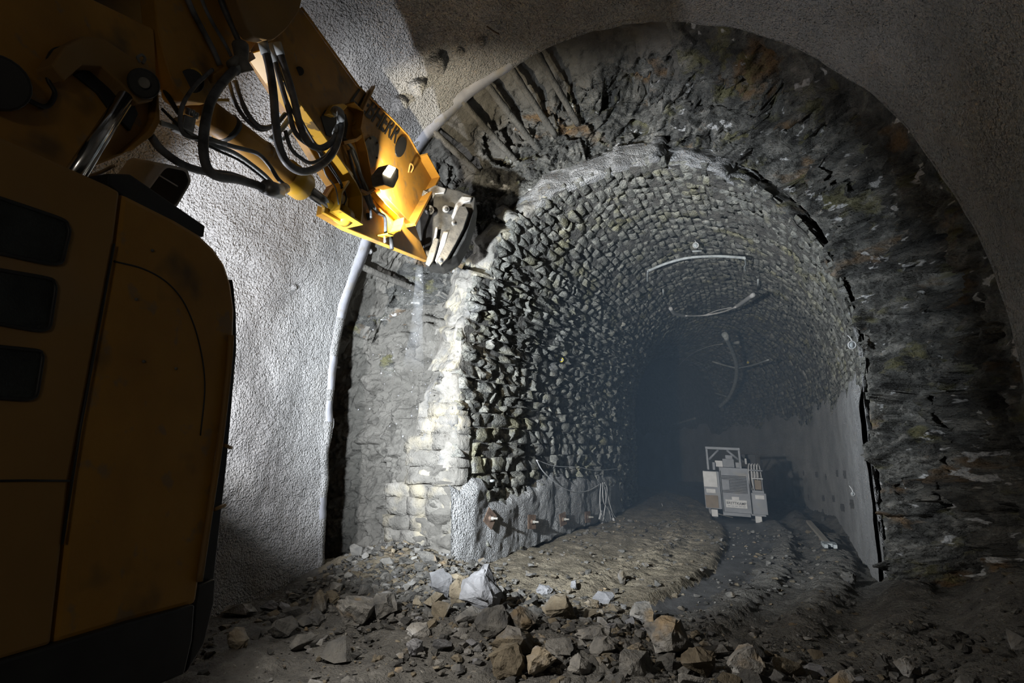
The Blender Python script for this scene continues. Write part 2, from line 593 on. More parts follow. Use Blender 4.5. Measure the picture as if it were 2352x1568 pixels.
rim = mk('shell_edge', V, fr_, None, shell, mats=['shotcrete', 'rim'], midx=smooth_edge.astype(int))

# lumps where bolt heads and pipes are buried under the spray


def lump(p, r, h, direction, name, parent, seed):
    d = np.asarray(direction, float)
    d /= np.linalg.norm(d)
    a = np.cross(d, ZV)
    a /= np.linalg.norm(a)
    b = np.cross(d, a)
    V, F = [], []
    prof = [(1.45, -.05), (1.15, .12), (1.0, .4), (.95, .75), (.75, .95), (.35, 1.03)]
    sg = 14
    for q, (rr, hh) in enumerate(prof):
        for k in range(sg):
            an = 2 * math.pi * k / sg
            wob = 1 + .12 * math.sin(3 * an + seed) + .08 * math.sin(5 * an + 2 * seed + q)
            V.append(p + r * rr * wob * (math.cos(an) * a + math.sin(an) * b) + d * h * hh)
    V.append(p + d * h * 1.05)
    for q in range(len(prof) - 1):
        for k in range(sg):
            F.append((q * sg + k, q * sg + (k + 1) % sg, (q + 1) * sg + (k + 1) % sg, (q + 1) * sg + k))
    n = (len(prof) - 1) * sg
    F += [(n + k, n + (k + 1) % sg, n + sg) for k in range(sg)]
    return mk(name, V, F, 'shotcrete', parent, smooth=True, loc=Vector(p))


for k, (px, py, r, h) in enumerate([(1000, 145, .12, .17), (957, 197, .10, .15), (915, 235, .10, .15), (1056, 118, .055, .08), (1104, 95, .06, .10),
                                     (736, 511, .085, .10), (694, 582, .055, .11), (671, 659, .05, .09), (852, 578, .03, .04)]):
    p = hit_shell(px, py)
    n = -np.array([(p[0] - SH['xc']) / SH['a'] ** 2, 0, max(p[2] - SH['zs'], 0) / SH['b'] ** 2])
    n /= np.linalg.norm(n)
    n = n + np.array([0.0, -.25, 0])
    lump(p - .03 * n, r, h, n, 'buried_bolt_head', shell, k * 1.7)
# a bent bar stuck to the spray
q = [hit_shell(a, b) for a, b in ((612, 585), (618, 570), (640, 566), (665, 572), (690, 576))]
tube('bent_bar', [p + np.array([.05, -.02, .0]) for p in q], .012, 'shotcrete', shell, 6)
q = [hit_shell(a, b) for a, b in ((1118, 62), (1132, 72), (1146, 80))]
tube('bar_end', [p + np.array([.03, -.05, -.04]) for p in q], .01, 'rust', shell, 6)

# ------------------------------------------------------------------ exposed rock between the shell and the old lining
nt3, nu3 = 860, 170
tau3 = np.linspace(0, 1, nt3)
u3 = np.linspace(0, 1, nu3)
T, Uu = np.meshgrid(tau3, u3, indexing='ij')
thick = np.interp(tau3, [0, .06, .12, .2, .3, .5, .8, 1], [1.25, 1.1, .9, .5, .5, .42, .05, .04])
y1 = yfront(tau3) + np.interp(tau3, [0, .2, .5, .7, 1], [.25, .3, .25, .02, -.04])
r_of = np.interp(Uu, [0, .3, .5, .75, 1], [0, .02, .22, .66, 1.0])
yf = np.interp(Uu, [0, .3, .5, .75, 1], [0, .55, .78, .92, 1.0])
xo, zo = profile(tau3, SH, .24)
xi, zi = profile(tau3, OL)
phr = math.pi * (1 - np.clip((tau3 - .2) / .6, 0, 1))
xi = xi + thick * np.cos(phr)
zi = zi + thick * np.sin(phr)
X = (1 - r_of) * xo[:, None] + r_of * xi[:, None]
Z = (1 - r_of) * zo[:, None] + r_of * zi[:, None]
Y = -.12 + (y1[:, None] + .12) * yf
pk = np.interp(Uu, [0, .12, .3, .5, 1], [0, .75, 1, .75, 0]) * np.interp(T, [0, .2, .3, 1], [1, 1, 0, 0])
X = X - .95 * pk
Y = Y + .55 * pk
G = np.stack([X, Y, Z], -1)
du = np.gradient(G, axis=1)
dt = np.gradient(G, axis=0)
Nn = np.cross(du, dt)
Nn /= (np.linalg.norm(Nn, axis=2, keepdims=True) + 1e-9)
if (Nn[nt3 // 2, nu3 // 2] @ np.array([0, -1, -1])) < 0:
    Nn = -Nn
G = G.reshape(-1, 3)
Nn = Nn.reshape(-1, 3)
# bedding plane frame: slabs dipping steeply
rotm = np.array([[.80, .1, .59], [-.1, .99, -.03], [-.59, -.04, .81]])
Qr = G @ rotm.T
amp = np.interp(T, [0, .15, .25, .4, .6, 1], [.45, .5, .7, 1.0, 1.3, 1.3]).reshape(-1)
pocket = np.clip((Uu.reshape(-1) - .12) / .3, .12, 1)
disp = .20 * facets(Qr, (.75, .6, .42), 10) + .11 * facets(Qr, (.40, .5, .28), 11) + .06 * facets(Qr, (.17, .2, .11), 12) + .025 * facets(Qr, (.06, .09, .04), 17) + .09 * fbm(G * 1.1, 3, 13) + .03 * fbm(G * 9, 3, 14)
fade = np.clip((1 - Uu.reshape(-1)) / .06, .15, 1)
G = G + Nn * (disp * amp * pocket * fade)[:, None]
fc = gridfaces(nt3, nu3)
tauf = T.reshape(-1)[fc].mean(1)
uf = Uu.reshape(-1)[fc].mean(1)
nz = .05 * fbm(G[fc[:, 0]] * 2, 3, 40)
spray = ((uf + nz * 2 < .30) & (tauf < .55)) | ((tauf + nz < .26)) | ((uf + nz * 2 < .52) & (tauf > .26) & (tauf + nz < .42))
rock = mk('wall_exposed_rock', G, fc, None, loc=Vector((0, 0, 0)), mats=['rock', 'dusty_rock'], midx=spray.astype(int))
tag(rock, 'freshly broken schist face around the old tunnel mouth', kind='structure')

# ------------------------------------------------------------------ broken end of the old lining
nt4, nu4 = 420, 26
tau4 = np.linspace(0, 1, nt4)
u4 = np.linspace(-.12, 1.25, nu4)
T, Uu = np.meshgrid(tau4, u4, indexing='ij')
th4 = np.maximum(np.interp(tau4, tau3, thick), .12)
ph4 = math.pi * (1 - np.clip((tau4 - .2) / .6, 0, 1))
xi, zi = profile(tau4, OL)
X = xi[:, None] + (th4 * np.cos(ph4))[:, None] * np.maximum(Uu, 0)
Z = zi[:, None] + (th4 * np.sin(ph4))[:, None] * np.maximum(Uu, 0)
ragg = .16 * facets(np.stack([tau4 * 16, tau4 * 0, tau4 * 0], 1), (.55, 1, 1), 61) + .06 * fbm(np.stack([tau4 * 60, tau4 * 0, tau4 * 0], 1), 3, 62)
ragg = ragg * np.interp(tau4, [0, .17, .22, .5, .8, 1], [.15, .25, 1, .75, .4, .2])
Y = yfront(tau4)[:, None] + ragg[:, None] + np.where(Uu < 0, -Uu * 1.2, 0) + .22 * np.clip(Uu, 0, 2) ** 1.6
G4 = np.stack([X, Y, Z], -1).reshape(-1, 3)
k4 = (.10 * np.interp(T.reshape(-1), [0, .33, .38, .6, .66, 1], [1, 1, .5, .5, 1, 1]) * facets(G4, (.3, .3, .22), 71) + .04 * fbm(G4 * 5, 3, 72)) * np.where(Uu.reshape(-1) < .02, .35, 1.0)
G4[:, 1] += k4
G4[:, 2] += .5 * k4 * (T.reshape(-1) > .2)
fc4 = gridfaces(nt4, nu4)
tf4 = T.reshape(-1)[fc4].mean(1) + .03 * fbm(G4[fc4[:, 0]] * 3, 2, 75)
broken = mk('wall_lining_end', G4, fc4, None, loc=Vector((0, 0, 0)), mats=['broken', 'rock', 'dusty_rock', 'shotcrete'], midx=np.where(tf4 > .76, 3, np.where(tf4 > .60, 1, np.where(tf4 > .37, 3, np.where(tf4 < .11, 2, 0)))), smooth=True)
tag(broken, 'pale broken cross-section of the old masonry lining', kind='structure')


def yedge(tau):
    return yfront(tau) + np.interp(tau, tau4, ragg)


# ------------------------------------------------------------------ old lining: mortar bed and stones
NT = 1600
ttab = np.linspace(0, 1, NT)
xt, zt = profile(ttab, OL, 0, -.4)
arc = np.concatenate([[0], np.cumsum(np.hypot(np.diff(xt), np.diff(zt)))])
ATOT = arc[-1]
nxt = np.gradient(zt, arc)
nzt = -np.gradient(xt, arc)       # points into the tunnel after sign check
if nxt[10] < 0:
    nxt, nzt = -nxt, -nzt


def lining(a, s, d):
    x = np.interp(a, arc, xt) + d * np.interp(a, arc, nxt)
    z = np.interp(a, arc, zt) + d * np.interp(a, arc, nzt)
    wx, wy = axis_map(x, s)
    return np.stack([wx, wy, z], -1)


SMAX = 40.0
na, ns = 190, 320
aa = np.linspace(0, ATOT, na)
ss = np.linspace(0, 1, ns) ** 1.5
ta = np.interp(aa, arc, ttab)
A, Sg = np.meshgrid(aa, ss, indexing='ij')
s0 = yedge(ta)[:, None]
S_ = s0 + .03 + (SMAX - s0) * Sg
D = -.006 + .02 * fbm(np.stack([A * 3, S_ * 3, A * 0], -1).reshape(-1, 3), 3, 81).reshape(A.shape)
lin = mk('wall_old_lining', lining(A, S_, D).reshape(-1, 3), gridfaces(na, ns, True), 'mortar', loc=Vector((0, 0, 0)), smooth=True)
tag(lin, 'rough stone masonry lining of the old curved tunnel', kind='structure')

stones = []
a = .55
row = 0
while a < ATOT - .5:
    arel = min(a, ATOT - a)
    vault = a > 3.5 and a < ATOT - 3.2
    h = random.uniform(.15, .22) if not vault else random.uniform(.11, .17)
    if a < 2.6:
        h = random.uniform(.19, .30)
    if a > ATOT - 3.0:
        break
    tm = float(np.interp(a + h / 2, arc, ttab))
    s = float(yedge(tm)) + random.uniform(-.02, .05)
    while s < 21:
        ln = random.uniform(.2, .48) if not vault else random.uniform(.2, .5)
        if s > 12:
            ln *= 1.5
        stones.append((a, a + h, s, s + ln))
        s += ln
    a += h
    row += 1

M4 = 4
SV, SA = [], []
gi = np.linspace(0, 1, M4)


def stone_asd(a0, a1, s0, s1, rugged):
    gap = .004
    ca = np.array([[a0 + gap, a1 - gap], [a0 + gap, a1 - gap]])
    cs = np.array([[s0 + gap, s0 + gap], [s1 - gap, s1 - gap]])
    j = min(a1 - a0, s1 - s0) * .16
    ca = ca + rng.uniform(-j, j, (2, 2)) * .5
    cs = cs + rng.uniform(-j, j, (2, 2)) * .7
    U_, V_ = np.meshgrid(gi, gi, indexing='ij')

    def bil(c):
        return c[0, 0] * (1 - U_) * (1 - V_) + c[0, 1] * (1 - U_) * V_ + c[1, 0] * U_ * (1 - V_) + c[1, 1] * U_ * V_
    At, St = bil(ca), bil(cs)
    At[1:-1, 1:-1] += rng.uniform(-1, 1, (2, 2)) * (a1 - a0) * .1
    St[1:-1, 1:-1] += rng.uniform(-1, 1, (2, 2)) * (s1 - s0) * .1
    dt_ = rng.uniform(-.012, .05) * rugged + rng.uniform(-.06, .06) * (U_ - .5) * rugged * 1.6 + rng.uniform(-.05, .05) * (V_ - .5) * rugged * 1.6
    dt_ = dt_ + rng.normal(0, .021, (M4, M4)) * rugged
    edge = (U_ == 0) | (U_ == 1) | (V_ == 0) | (V_ == 1)
    dt_ = np.where(edge, dt_ - rng.uniform(0, .022, (M4, M4)), dt_ + .006)
    return At, St, dt_


ring = [0 * M4 + j for j in range(M4)] + [i * M4 + M4 - 1 for i in range(1, M4)] + [(M4 - 1) * M4 + j for j in range(M4 - 2, -1, -1)] + [i * M4 for i in range(M4 - 2, 0, -1)]
nr = len(ring)
top_f = gridfaces(M4, M4)
side_f = np.array([[ring[k], M4 * M4 + k, M4 * M4 + (k + 1) % nr, ring[(k + 1) % nr]] for k in range(nr)])
st_f = np.concatenate([top_f[:, ::-1], side_f[:, ::-1]])
allA, allS, allD = [], [], []
for (a0, a1, s0, s1) in stones:
    rug = 1.35 if a1 < 5.5 else (.75 if a1 < 6.5 else .42)
    At, St, Dt = stone_asd(a0, a1, s0, s1, rug)
    Af, Sf, Df = At.ravel(), St.ravel(), Dt.ravel()
    rA, rS = Af[ring], Sf[ring]
    allA.append(np.concatenate([Af, rA]))
    allS.append(np.concatenate([Sf, rS]))
    allD.append(np.concatenate([Df, np.full(nr, -.07)]))
allA, allS, allD = map(np.array, (allA, allS, allD))
PV = lining(allA, allS, allD)                     # n_stones x 28 x 3


def project(P):
    d = P - CAM
    z = d @ FV
    return 1176 + FPX * (d @ RV) / z, 784 - FPX * (d @ UV) / z, z


cpx, cpy, cz = project(PV[:, :16])
area = (cpx.max(1) - cpx.min(1)) * (cpy.max(1) - cpy.min(1))
mid = PV[:, :16].mean(1)
nrm = np.stack([np.interp(allA[:, 5], arc, nxt), 0 * allA[:, 5], np.interp(allA[:, 5], arc, nzt)], 1)
vd = CAM - mid
face_on = (nrm * vd).sum(1) / np.linalg.norm(vd, axis=1)
area = area * np.clip(face_on, 0, 1)
hidden = (mid[:, 2] < 1.05) & (allS[:, 5] < 6)
area[hidden] *= .05
order = np.argsort(-area)
keep = order[:300]
rest = order[300:]
for i in keep:
    c = PV[i].mean(0)
    mk('stone', PV[i], st_f, 'stone', lin, loc=Vector(c))
V = PV[rest].reshape(-1, 3)
F = (st_f[None] + (np.arange(len(rest)) * PV.shape[1])[:, None, None]).reshape(-1, 4)
so = mk('stones', V, F, 'stone', lin)
tag(so, kind='stuff')
print('stones', len(stones))

# lower right wall of the old tunnel, sprayed smooth
az = np.linspace(ATOT - 3.4, ATOT - .1, 46)
sz = np.linspace(0, 1, 120) ** 1.4
A, Sg = np.meshgrid(az, sz, indexing='ij')
s0 = yedge(np.interp(az, arc, ttab))[:, None] - .03
S_ = s0 + (SMAX - 2 - s0) * Sg
topf = np.clip((A - az[0]) / .55 + .5 * fbm(np.stack([A * 0, S_ * 1.3, A * 0], -1).reshape(-1, 3), 3, 91).reshape(A.shape), 0, 1)
D = -.06 + .13 * topf + .025 * fbm(np.stack([A * 1.5, S_ * 1.5, A * 0], -1).reshape(-1, 3), 3, 92).reshape(A.shape)
rw = mk('wall_right_sprayed', lining(A, S_, D).reshape(-1, 3), gridfaces(46, 120, True), 'shotcrete', loc=Vector((0, 0, 0)), smooth=True)
tag(rw, 'smooth grey sprayed lower right wall of the old tunnel', kind='structure')

# sprayed apron on the lower left wall, bulging in lobes round the anchors
anch_px = [(1122, 1190), (1218, 1198), (1290, 1192), (1347, 1187), (1392, 1160)]
anch = []
for px, py in anch_px:
    r = ray(px, py)
    xw = OL['xc'] - OL['a'] + .17
    t = (xw - CAM[0]) / r[0]
    anch.append(CAM + r * t)
ns5, nz5 = 260, 90
s5 = np.linspace(.62, 9.5, ns5)
top5 = np.interp(s5, [.6, 1.0, 1.6, 1.9, 2.6, 3.4, 4.2, 5, 7, 9.5], [1.22, 1.34, 1.20, 1.02, 1.15, 1.18, 1.35, 1.2, 1.1, 1.0]) + .10 * fbm(np.stack([s5 * 2.2, s5 * 0, s5 * 0], 1), 3, 95)
bot5 = np.interp(s5, [.6, 1.5, 9], [-.1, .06, .12]) + .04 * fbm(np.stack([s5 * 3, s5 * 0, s5 * 0], 1), 3, 96)
v5 = np.linspace(0, 1, nz5)
S5, V5 = np.meshgrid(s5, v5, indexing='ij')
Z5 = bot5[:, None] + (top5 - bot5)[:, None] * V5
lob = np.zeros_like(S5)
for sc, wid, hh, zt_ in ((.95, .62, .085, 1.3), (2.0, .70, .075, .95), (3.0, .55, .06, 1.1), (3.8, .5, .05, 1.2), (4.6, .5, .06, 1.2), (5.5, .6, .06, 1.1), (6.6, .8, .05, 1)):
    lob = np.maximum(lob, hh * np.clip(1 - ((S5 - sc) / wid) ** 2, 0, 1) ** .5 * np.clip((zt_ - Z5) * 5 + .3, 0, 1))
D5 = .085 + lob + .02 * fbm(np.stack([S5 * 3, Z5 * 3, S5 * 0], -1).reshape(-1, 3), 3, 97).reshape(S5.shape)
D5 = D5 * np.clip((1 - V5) * 9, 0, 1) ** .5 * np.clip(V5 * 14 + .35, 0, 1) - .05 * (V5 > .985)
D5 = D5 * np.clip((s5 - .60)[:, None] * 2.2, 0.12, 1) ** .6
lx, ly = axis_map(OL['xc'] - OL['a'] + D5, S5)
ap = mk('wall_left_apron', np.stack([lx, ly, Z5], -1).reshape(-1, 3), gridfaces(ns5, nz5), 'shotcrete', loc=Vector((0, 0, 0)), smooth=True)
tag(ap, 'lobed sprayed concrete apron along the foot of the left wall', kind='structure')

# ------------------------------------------------------------------ coursed blocks in the cut stub at lower left
zc = -.05
while zc < 2.3:
    h = random.uniform(.17, .27)
    wid = float(np.interp(zc, [0, .8, 1.6, 2.3], [1.3, 1.05, .75, .4]))
    x = OL['xc'] - OL['a'] + .03
    xe = x - wid
    while x > xe:
        ln = random.uniform(.25, .55)
        depth = .3
        yb = .80 + .18 * ((OL['xc'] - OL['a'] - x) / 1.3) ** 1.5 + random.uniform(-.025, .025)
        bm = bmesh.new()
        bmesh.ops.create_grid(bm, x_segments=3, y_segments=3, size=.5)
        vv = np.array([v.co[:] for v in bm.verts])
        bm.free()
        top = np.zeros((16, 3))
        top[:, 0] = x - ln * (vv[:, 0] + .5) * .992
        top[:, 2] = zc + h * (vv[:, 1] + .5) * .992
        eg = (np.abs(vv[:, 0]) > .49) | (np.abs(vv[:, 1]) > .49)
        top[:, 0] += rng.normal(0, .012, 16)
        top[:, 2] += rng.normal(0, .010, 16)
        top[:, 1] = yb + rng.normal(0, .014, 16) + np.where(eg, .008, 0)
        order4 = np.lexsort((vv[:, 1], vv[:, 0]))
        top = top[order4]
        sk = top[ring].copy()
        sk[:, 1] += depth
        mk('block', np.concatenate([top, sk]), st_f[:, ::-1], 'stub', broken,
           loc=Vector(top.mean(0)))
        x -= ln
    zc += h

# ------------------------------------------------------------------ spile pipes in the pocket behind the shell edge
for k, tq in enumerate(np.linspace(.288, .475, 9)):
    tq += random.uniform(-.006, .006)
    x0, z0 = profile(tq, SH, .06)
    x1, z1 = profile(tq, SH, -.16 + random.uniform(-.06, .06))
    L_ = float(np.interp(tq, [.27, .36, .5, .63], [.75, 1.25, 1.35, 1.3])) + random.uniform(-.1, .25)
    pts = [np.array([x0, -.05, z0]), np.array([(x0 + x1) / 2, L_ * .5, (z0 + z1) / 2]), np.array([x1, L_ + .25, z1])]
    pts = crom(pts, 8)
    V, F = tubegeo(pts, .05, 9, False)
    V = np.array(V)
    V += .008 * np.stack([vnoise(V * 22 + 5 * j, 100 + k) for j in range(3)], 1)
    mk('spile_pipe', V, F, 'dusty_rock', rock, smooth=True)

# ------------------------------------------------------------------ floor
edge1 = [hit_z(a, b, .12) for a, b in ((1240, 1475), (1340, 1432), (1500, 1370), (1600, 1320), (1650, 1280), (1672, 1235), (1668, 1205), (1640, 1188))]
edge2 = [hit_z(a, b, .02) for a, b in ((1420, 1500), (1560, 1430), (1690, 1340), (1755, 1285), (1770, 1240), (1755, 1205), (1730, 1190))]
e1 = np.array(sorted([(to_ls(p)[1], to_ls(p)[0]) for p in edge1]))
e2 = np.array(sorted([(to_ls(p)[1], to_ls(p)[0]) for p in edge2]))
print('edge1', e1.tolist())
print('edge2', e2.tolist())


def lat1(s):
    return np.interp(s, np.append(e1[:, 0], 24), np.append(e1[:, 1], -1.2))


def lat2(s):
    return np.interp(s, np.append(e2[:, 0], 24), np.append(e2[:, 1], 1.6))


def floor_h(lat, s, fine=True):
    lat, s = np.asarray(lat, float), np.asarray(s, float)
    P = np.stack([lat, s, 0 * lat], -1).reshape(-1, 3)
    z = .04 * fbm(P * .8, 3, 201)
    if fine:
        z = z + .025 * fbm(P * 4, 4, 202) + .008 * vnoise(P * 22, 203)
    z = z.reshape(lat.shape)
    l1, l2 = lat1(s), lat2(s)
    inn = np.clip((s + .4) / 1.2, 0, 1)
    bench = np.clip((l1 - lat) / .09, 0, 1)
    z = z + .10 * bench * inn
    path = np.clip((lat - l1) / .1, 0, 1) * np.clip((l2 - lat) / .12, 0, 1) * inn
    z = z * (1 - .75 * path)
    right = np.clip((lat - l2) / .3, 0, 1) * np.clip((s + .9) / 1.0, 0, 1)
    rl = lat - l2
    lug = .5 + .5 * np.sin(s * 22 + 6 * np.abs(np.sin(rl * 3.5)))
    z = z + right * (.05 * np.sin(rl * 7.5) + .045 * lug * (np.sin(rl * 7.5) > -.2) * (fbm(P * 1.3, 2, 207).reshape(lat.shape) > -.4))
    b2 = bench * inn * np.clip((l1 - lat - .35) / .2, 0, 1) * np.clip((1.5 - (l1 - lat)) / .3, 0, 1)
    z = z + b2 * .05 * (np.sin(s * 24 + 4 * np.abs(np.sin((l1 - lat) * 4))) > .2) * np.sin((l1 - lat) * 8)
    # heap of broken stone across the mouth
    heap = np.exp(-((s + .9 + .28 * (lat + .5)) / .8) ** 2) * np.clip((2.6 - np.abs(lat + .2)) / 1.2, 0, 1)
    z = z + .14 * heap
    lefth = np.exp(-(((lat + 3.1) / 1.1) ** 2 + ((s - .35) / 1.0) ** 2))
    z = z + .38 * lefth
    rh = np.exp(-(((lat - 3.7) / 1.0) ** 2 + ((s + .2) / 2.2) ** 2))
    z = z + .75 * rh
    return z


nl = 200
lat = np.linspace(-4.4, 4.4, nl)
sv = [-7.5]
while sv[-1] < 40:
    sv.append(sv[-1] + (.05 if sv[-1] < 4 else .05 + .012 * (sv[-1] - 4)))
sv = np.array(sv)
Lg, Sg = np.meshgrid(lat, sv, indexing='ij')
wid = np.interp(Sg, [3.2, 9], [1.0, .68])
Lw = Lg * wid
Zg = floor_h(Lw, Sg)
wx, wy = axis_map(Lw, Sg)
fc = gridfaces(nl, len(sv), True)
lm, sm = Lw.reshape(-1)[fc].mean(1), Sg.reshape(-1)[fc].mean(1)
jit = .12 * fbm(np.stack([lm * 2, sm * 2, 0 * lm], 1), 3, 210)
mi = np.zeros(len(fc), int)
mi[(lm + jit * .15 < lat1(sm)) & (sm + jit * 2 > -.3)] = 1
mi[(lm > lat1(sm)) & (lm < lat2(sm) + jit) & (sm > -.3 + jit)] = 2
floor = mk('floor', np.stack([wx, wy, Zg], -1).reshape(-1, 3), fc, None, loc=Vector((0, 0, 0)), mats=['soil', 'bench', 'path'], midx=mi, smooth=True)
tag(floor, 'muddy tunnel floor with a raised dirt bench and wheel ruts', kind='structure')


def on_floor(px, py):
    z = 0.0
    for _ in range(8):
        p = hit_z(px, py, z)
        la, s = to_ls(p)
        z = .5 * z + .5 * float(floor_h(np.array([la]), np.array([s]), False)[0])
    return p


def ground(x, y):
    la, s = to_ls((x, y))
    return float(floor_h(np.array([la]), np.array([s]), False)[0])


# ------------------------------------------------------------------ rubble
def rock_mesh(seed, n=18, sq=(1, .8, .65), rough=0.0):
    r = random.Random(seed)
    bm = bmesh.new()
    for _ in range(n):
        v = Vector((r.gauss(0, 1), r.gauss(0, 1), r.gauss(0, 1))).normalized()
        v *= r.uniform(.72, 1.0)
        bm.verts.new((v.x * sq[0], v.y * sq[1], v.z * sq[2]))
    res = bmesh.ops.convex_hull(bm, input=bm.verts)
    bmesh.ops.delete(bm, geom=list({e for e in res['geom_interior'] + res['geom_unused'] if isinstance(e, bmesh.types.BMVert)}), context='VERTS')
    if rough:
        bmesh.ops.triangulate(bm, faces=bm.faces)
        bmesh.ops.subdivide_edges(bm, edges=bm.edges, cuts=2, use_grid_fill=True)
    V = np.array([v.co[:] for v in bm.verts])
    if rough:
        V = V * (1 + rough * .6 * facets(V * 3 + seed, (.8, .5, .9), seed) + rough * .4 * fbm(V * 4 + seed, 2, seed))[:, None]
    bm.verts.index_update()
    F = [tuple(v.index for v in f.verts) for f in bm.faces]
    bm.free()
    return V, F


BIG = [  # px, py(base), width px, height px, material, label
    (1105, 1412, 105, 110, 'rub_white', 'tall pale grey boulder with flat face standing near apron corner'),
    (1010, 1382, 68, 78, 'rub_white', 'whitish angular stone leaning at foot of cut wall stub'),
    (1055, 1395, 60, 75, 'rub_ochre', 'brownish split stone wedged behind the tall pale boulder'),
    (815, 1442, 105, 80, 'rub_grey', 'large grey-brown boulder on left side of rubble heap'),
    (757, 1392, 40, 35, 'rub_ochre', 'small cream stone beside the large left boulder'),
    (727, 1415, 40, 62, 'rub_ochre', 'upright yellowish stone left of the cream one'),
    (880, 1425, 75, 62, 'rub_grey', 'flat-topped grey slab right of the large left boulder'),
    (645, 1468, 68, 48, 'rub_dark', 'dark rounded boulder alone on soil at left'),
    (695, 1445, 40, 32, 'rub_dark', 'dark stone between the rounded boulder and the heap'),
    (722, 1440, 48, 40, 'rub_dark', 'dark blunt stone against the yellowish upright one'),
    (540, 1498, 48, 55, 'rub_ochre', 'small cream and dark pyramid-shaped stone at far left'),
    (613, 1412, 40, 32, 'rub_white', 'white lump of stone at foot of left sprayed wall'),
    (540, 1418, 85, 30, 'rub_grey', 'long flat grey stone along foot of left sprayed wall'),
    (1250, 1368, 42, 24, 'rub_white', 'white rectangular block lying on dirt bench'),
    (1290, 1430, 90, 68, 'rub_ochre', 'ochre boulder at edge of the dirt bench'),
    (1197, 1458, 82, 62, 'rub_grey', 'pinkish grey boulder in the middle of the heap'),
    (1485, 1435, 72, 48, 'rub_grey', 'square pale-streaked boulder resting on the wet path'),
    (1548, 1518, 110, 95, 'rub_grey', 'big mottled grey boulder near lower right of heap'),
    (1185, 1525, 120, 85, 'rub_ochre', 'big yellowish brown boulder in foreground of heap'),
    (1170, 1580, 100, 75, 'rub_ochre', 'tan boulder at bottom edge below the yellowish one'),
    (1240, 1575, 80, 70, 'rub_ochre', 'broad tan stone beside the tan bottom boulder'),
    (1130, 1470, 85, 80, 'rub_dark', 'dark craggy boulder left of the pinkish grey one'),
    (955, 1508, 50, 42, 'rub_white', 'square speckled stone at left front of heap'),
    (958, 1475, 60, 45, 'rub_grey', 'grey stone just behind the square speckled one'),
    (1365, 1482, 90, 40, 'rub_grey', 'long pale stone slab lying across the heap'),
    (1290, 1512, 75, 45, 'rub_grey', 'brown-grey stone right of the yellowish boulder'),
    (1385, 1510, 80, 42, 'rub_grey', 'flat reddish grey stone under the long slab'),
    (1335, 1560, 62, 55, 'rub_grey', 'blocky grey stone at bottom middle of heap'),
    (1460, 1510, 60, 32, 'rub_ochre', 'flat brown stone left of the mottled boulder'),
    (1610, 1575, 95, 68, 'rub_ochre', 'rust-stained boulder at bottom right of heap'),
    (1715, 1575, 85, 75, 'rub_grey', 'pointed leaning slab right of the rust-stained boulder'),
    (1405, 1455, 32, 26, 'rub_white', 'small white stone at tip of the wet path'),
    (1430, 1345, 22, 40, 'rub_ochre', 'thin cream stone standing on the dirt bench'),
    (1362, 1396, 38, 20, 'rub_ochre', 'flat ochre stone on the bench edge'),
    (1320, 1352, 20, 20, 'rub_white', 'small pale stone on the bench by the apron'),
    (2195, 1490, 90, 45, 'rub_grey', 'grey slab on dark slope at lower right'),
    (2040, 1580, 40, 55, 'rub_grey', 'upright grey stone at bottom right edge'),
    (2095, 1580, 50, 50, 'rub_grey', 'rounded grey stone beside the upright one'),
    (1955, 1345, 40, 35, 'rub_dark', 'brown clod at foot of right portal edge'),
    (1460, 1570, 95, 60, 'rub_grey', 'wide grey stone at bottom between boulders'),
]
placed = []
for k, (px, py, wp, hp, mt_, lab) in enumerate(BIG):
    p = on_floor(px, min(py, 1560))
    dist = (p - CAM) @ FV
    wr, hr = wp / FPX * dist * .5, hp / FPX * dist * .5
    V, F = rock_mesh(500 + k, 20, (1, 1, 1), .14)
    V = V / np.abs(V).max(0)
    Rz = np.stack([RV, FH, ZV])
    Vw = (V * np.array([wr, (wr + hr) * .5, hr])) @ Rz
    c = p + FH * wr * .5
    c[2] = p[2] + hr * .86
    o = mk('boulder', Vw + c, F, mt_, loc=Vector((c[0], c[1], c[2] - hr)))
    tag(o, lab, 'stone', 'boulders of the rubble heap')
    placed.append((c[0], c[1], wr))

# medium stones: individuals that share meshes
lib = []
for k in range(14):
    V, F = rock_mesh(900 + k, random.choice((12, 15, 18)), (1, random.uniform(.6, .95), random.uniform(.4, .75)))
    me = bpy.data.meshes.new('rubble_stone')
    me.from_pydata([tuple(v) for v in V], [], F)
    lib.append((me, V, F))
KINDS = [('rub_grey', 'grey'), ('rub_grey', 'grey'), ('rub_dark', 'dark'), ('rub_dark', 'dark'), ('rub_ochre', 'ochre'), ('rub_white', 'pale'), ('rub_grey', 'grey')]
libm = {}
for mt_, nm in set(KINDS):
    for k, (me, V, F) in enumerate(lib):
        m2 = me.copy()
        m2.materials.append(MT[mt_])
        libm[(mt_, k)] = m2


def scatter_pos():
    while True:
        z_ = random.random()
        if z_ < .62:      # heap across the mouth
            x = random.uniform(-2.4, 3.0)
            y = -.95 - .28 * (x + .5) + random.gauss(0, .62)
            dens = 1.0
        elif z_ < .86:    # fan at the foot of the cut on the left
            x = random.gauss(-2.7, .65)
            y = random.gauss(-.15, .55)
            dens = .9
        else:
            x = random.uniform(-3.6, 3.4)
            y = random.uniform(-3.2, .6)
            dens = .35
        if abs(x) > 3.7 or (x > 1.0 and y > .6) or random.random() > dens:
            continue
        if -2.4 < x and y > .35 and y > .6 - .2 * x:
            continue
        if x < -2.6 and y > .75:
            continue
        return x, y


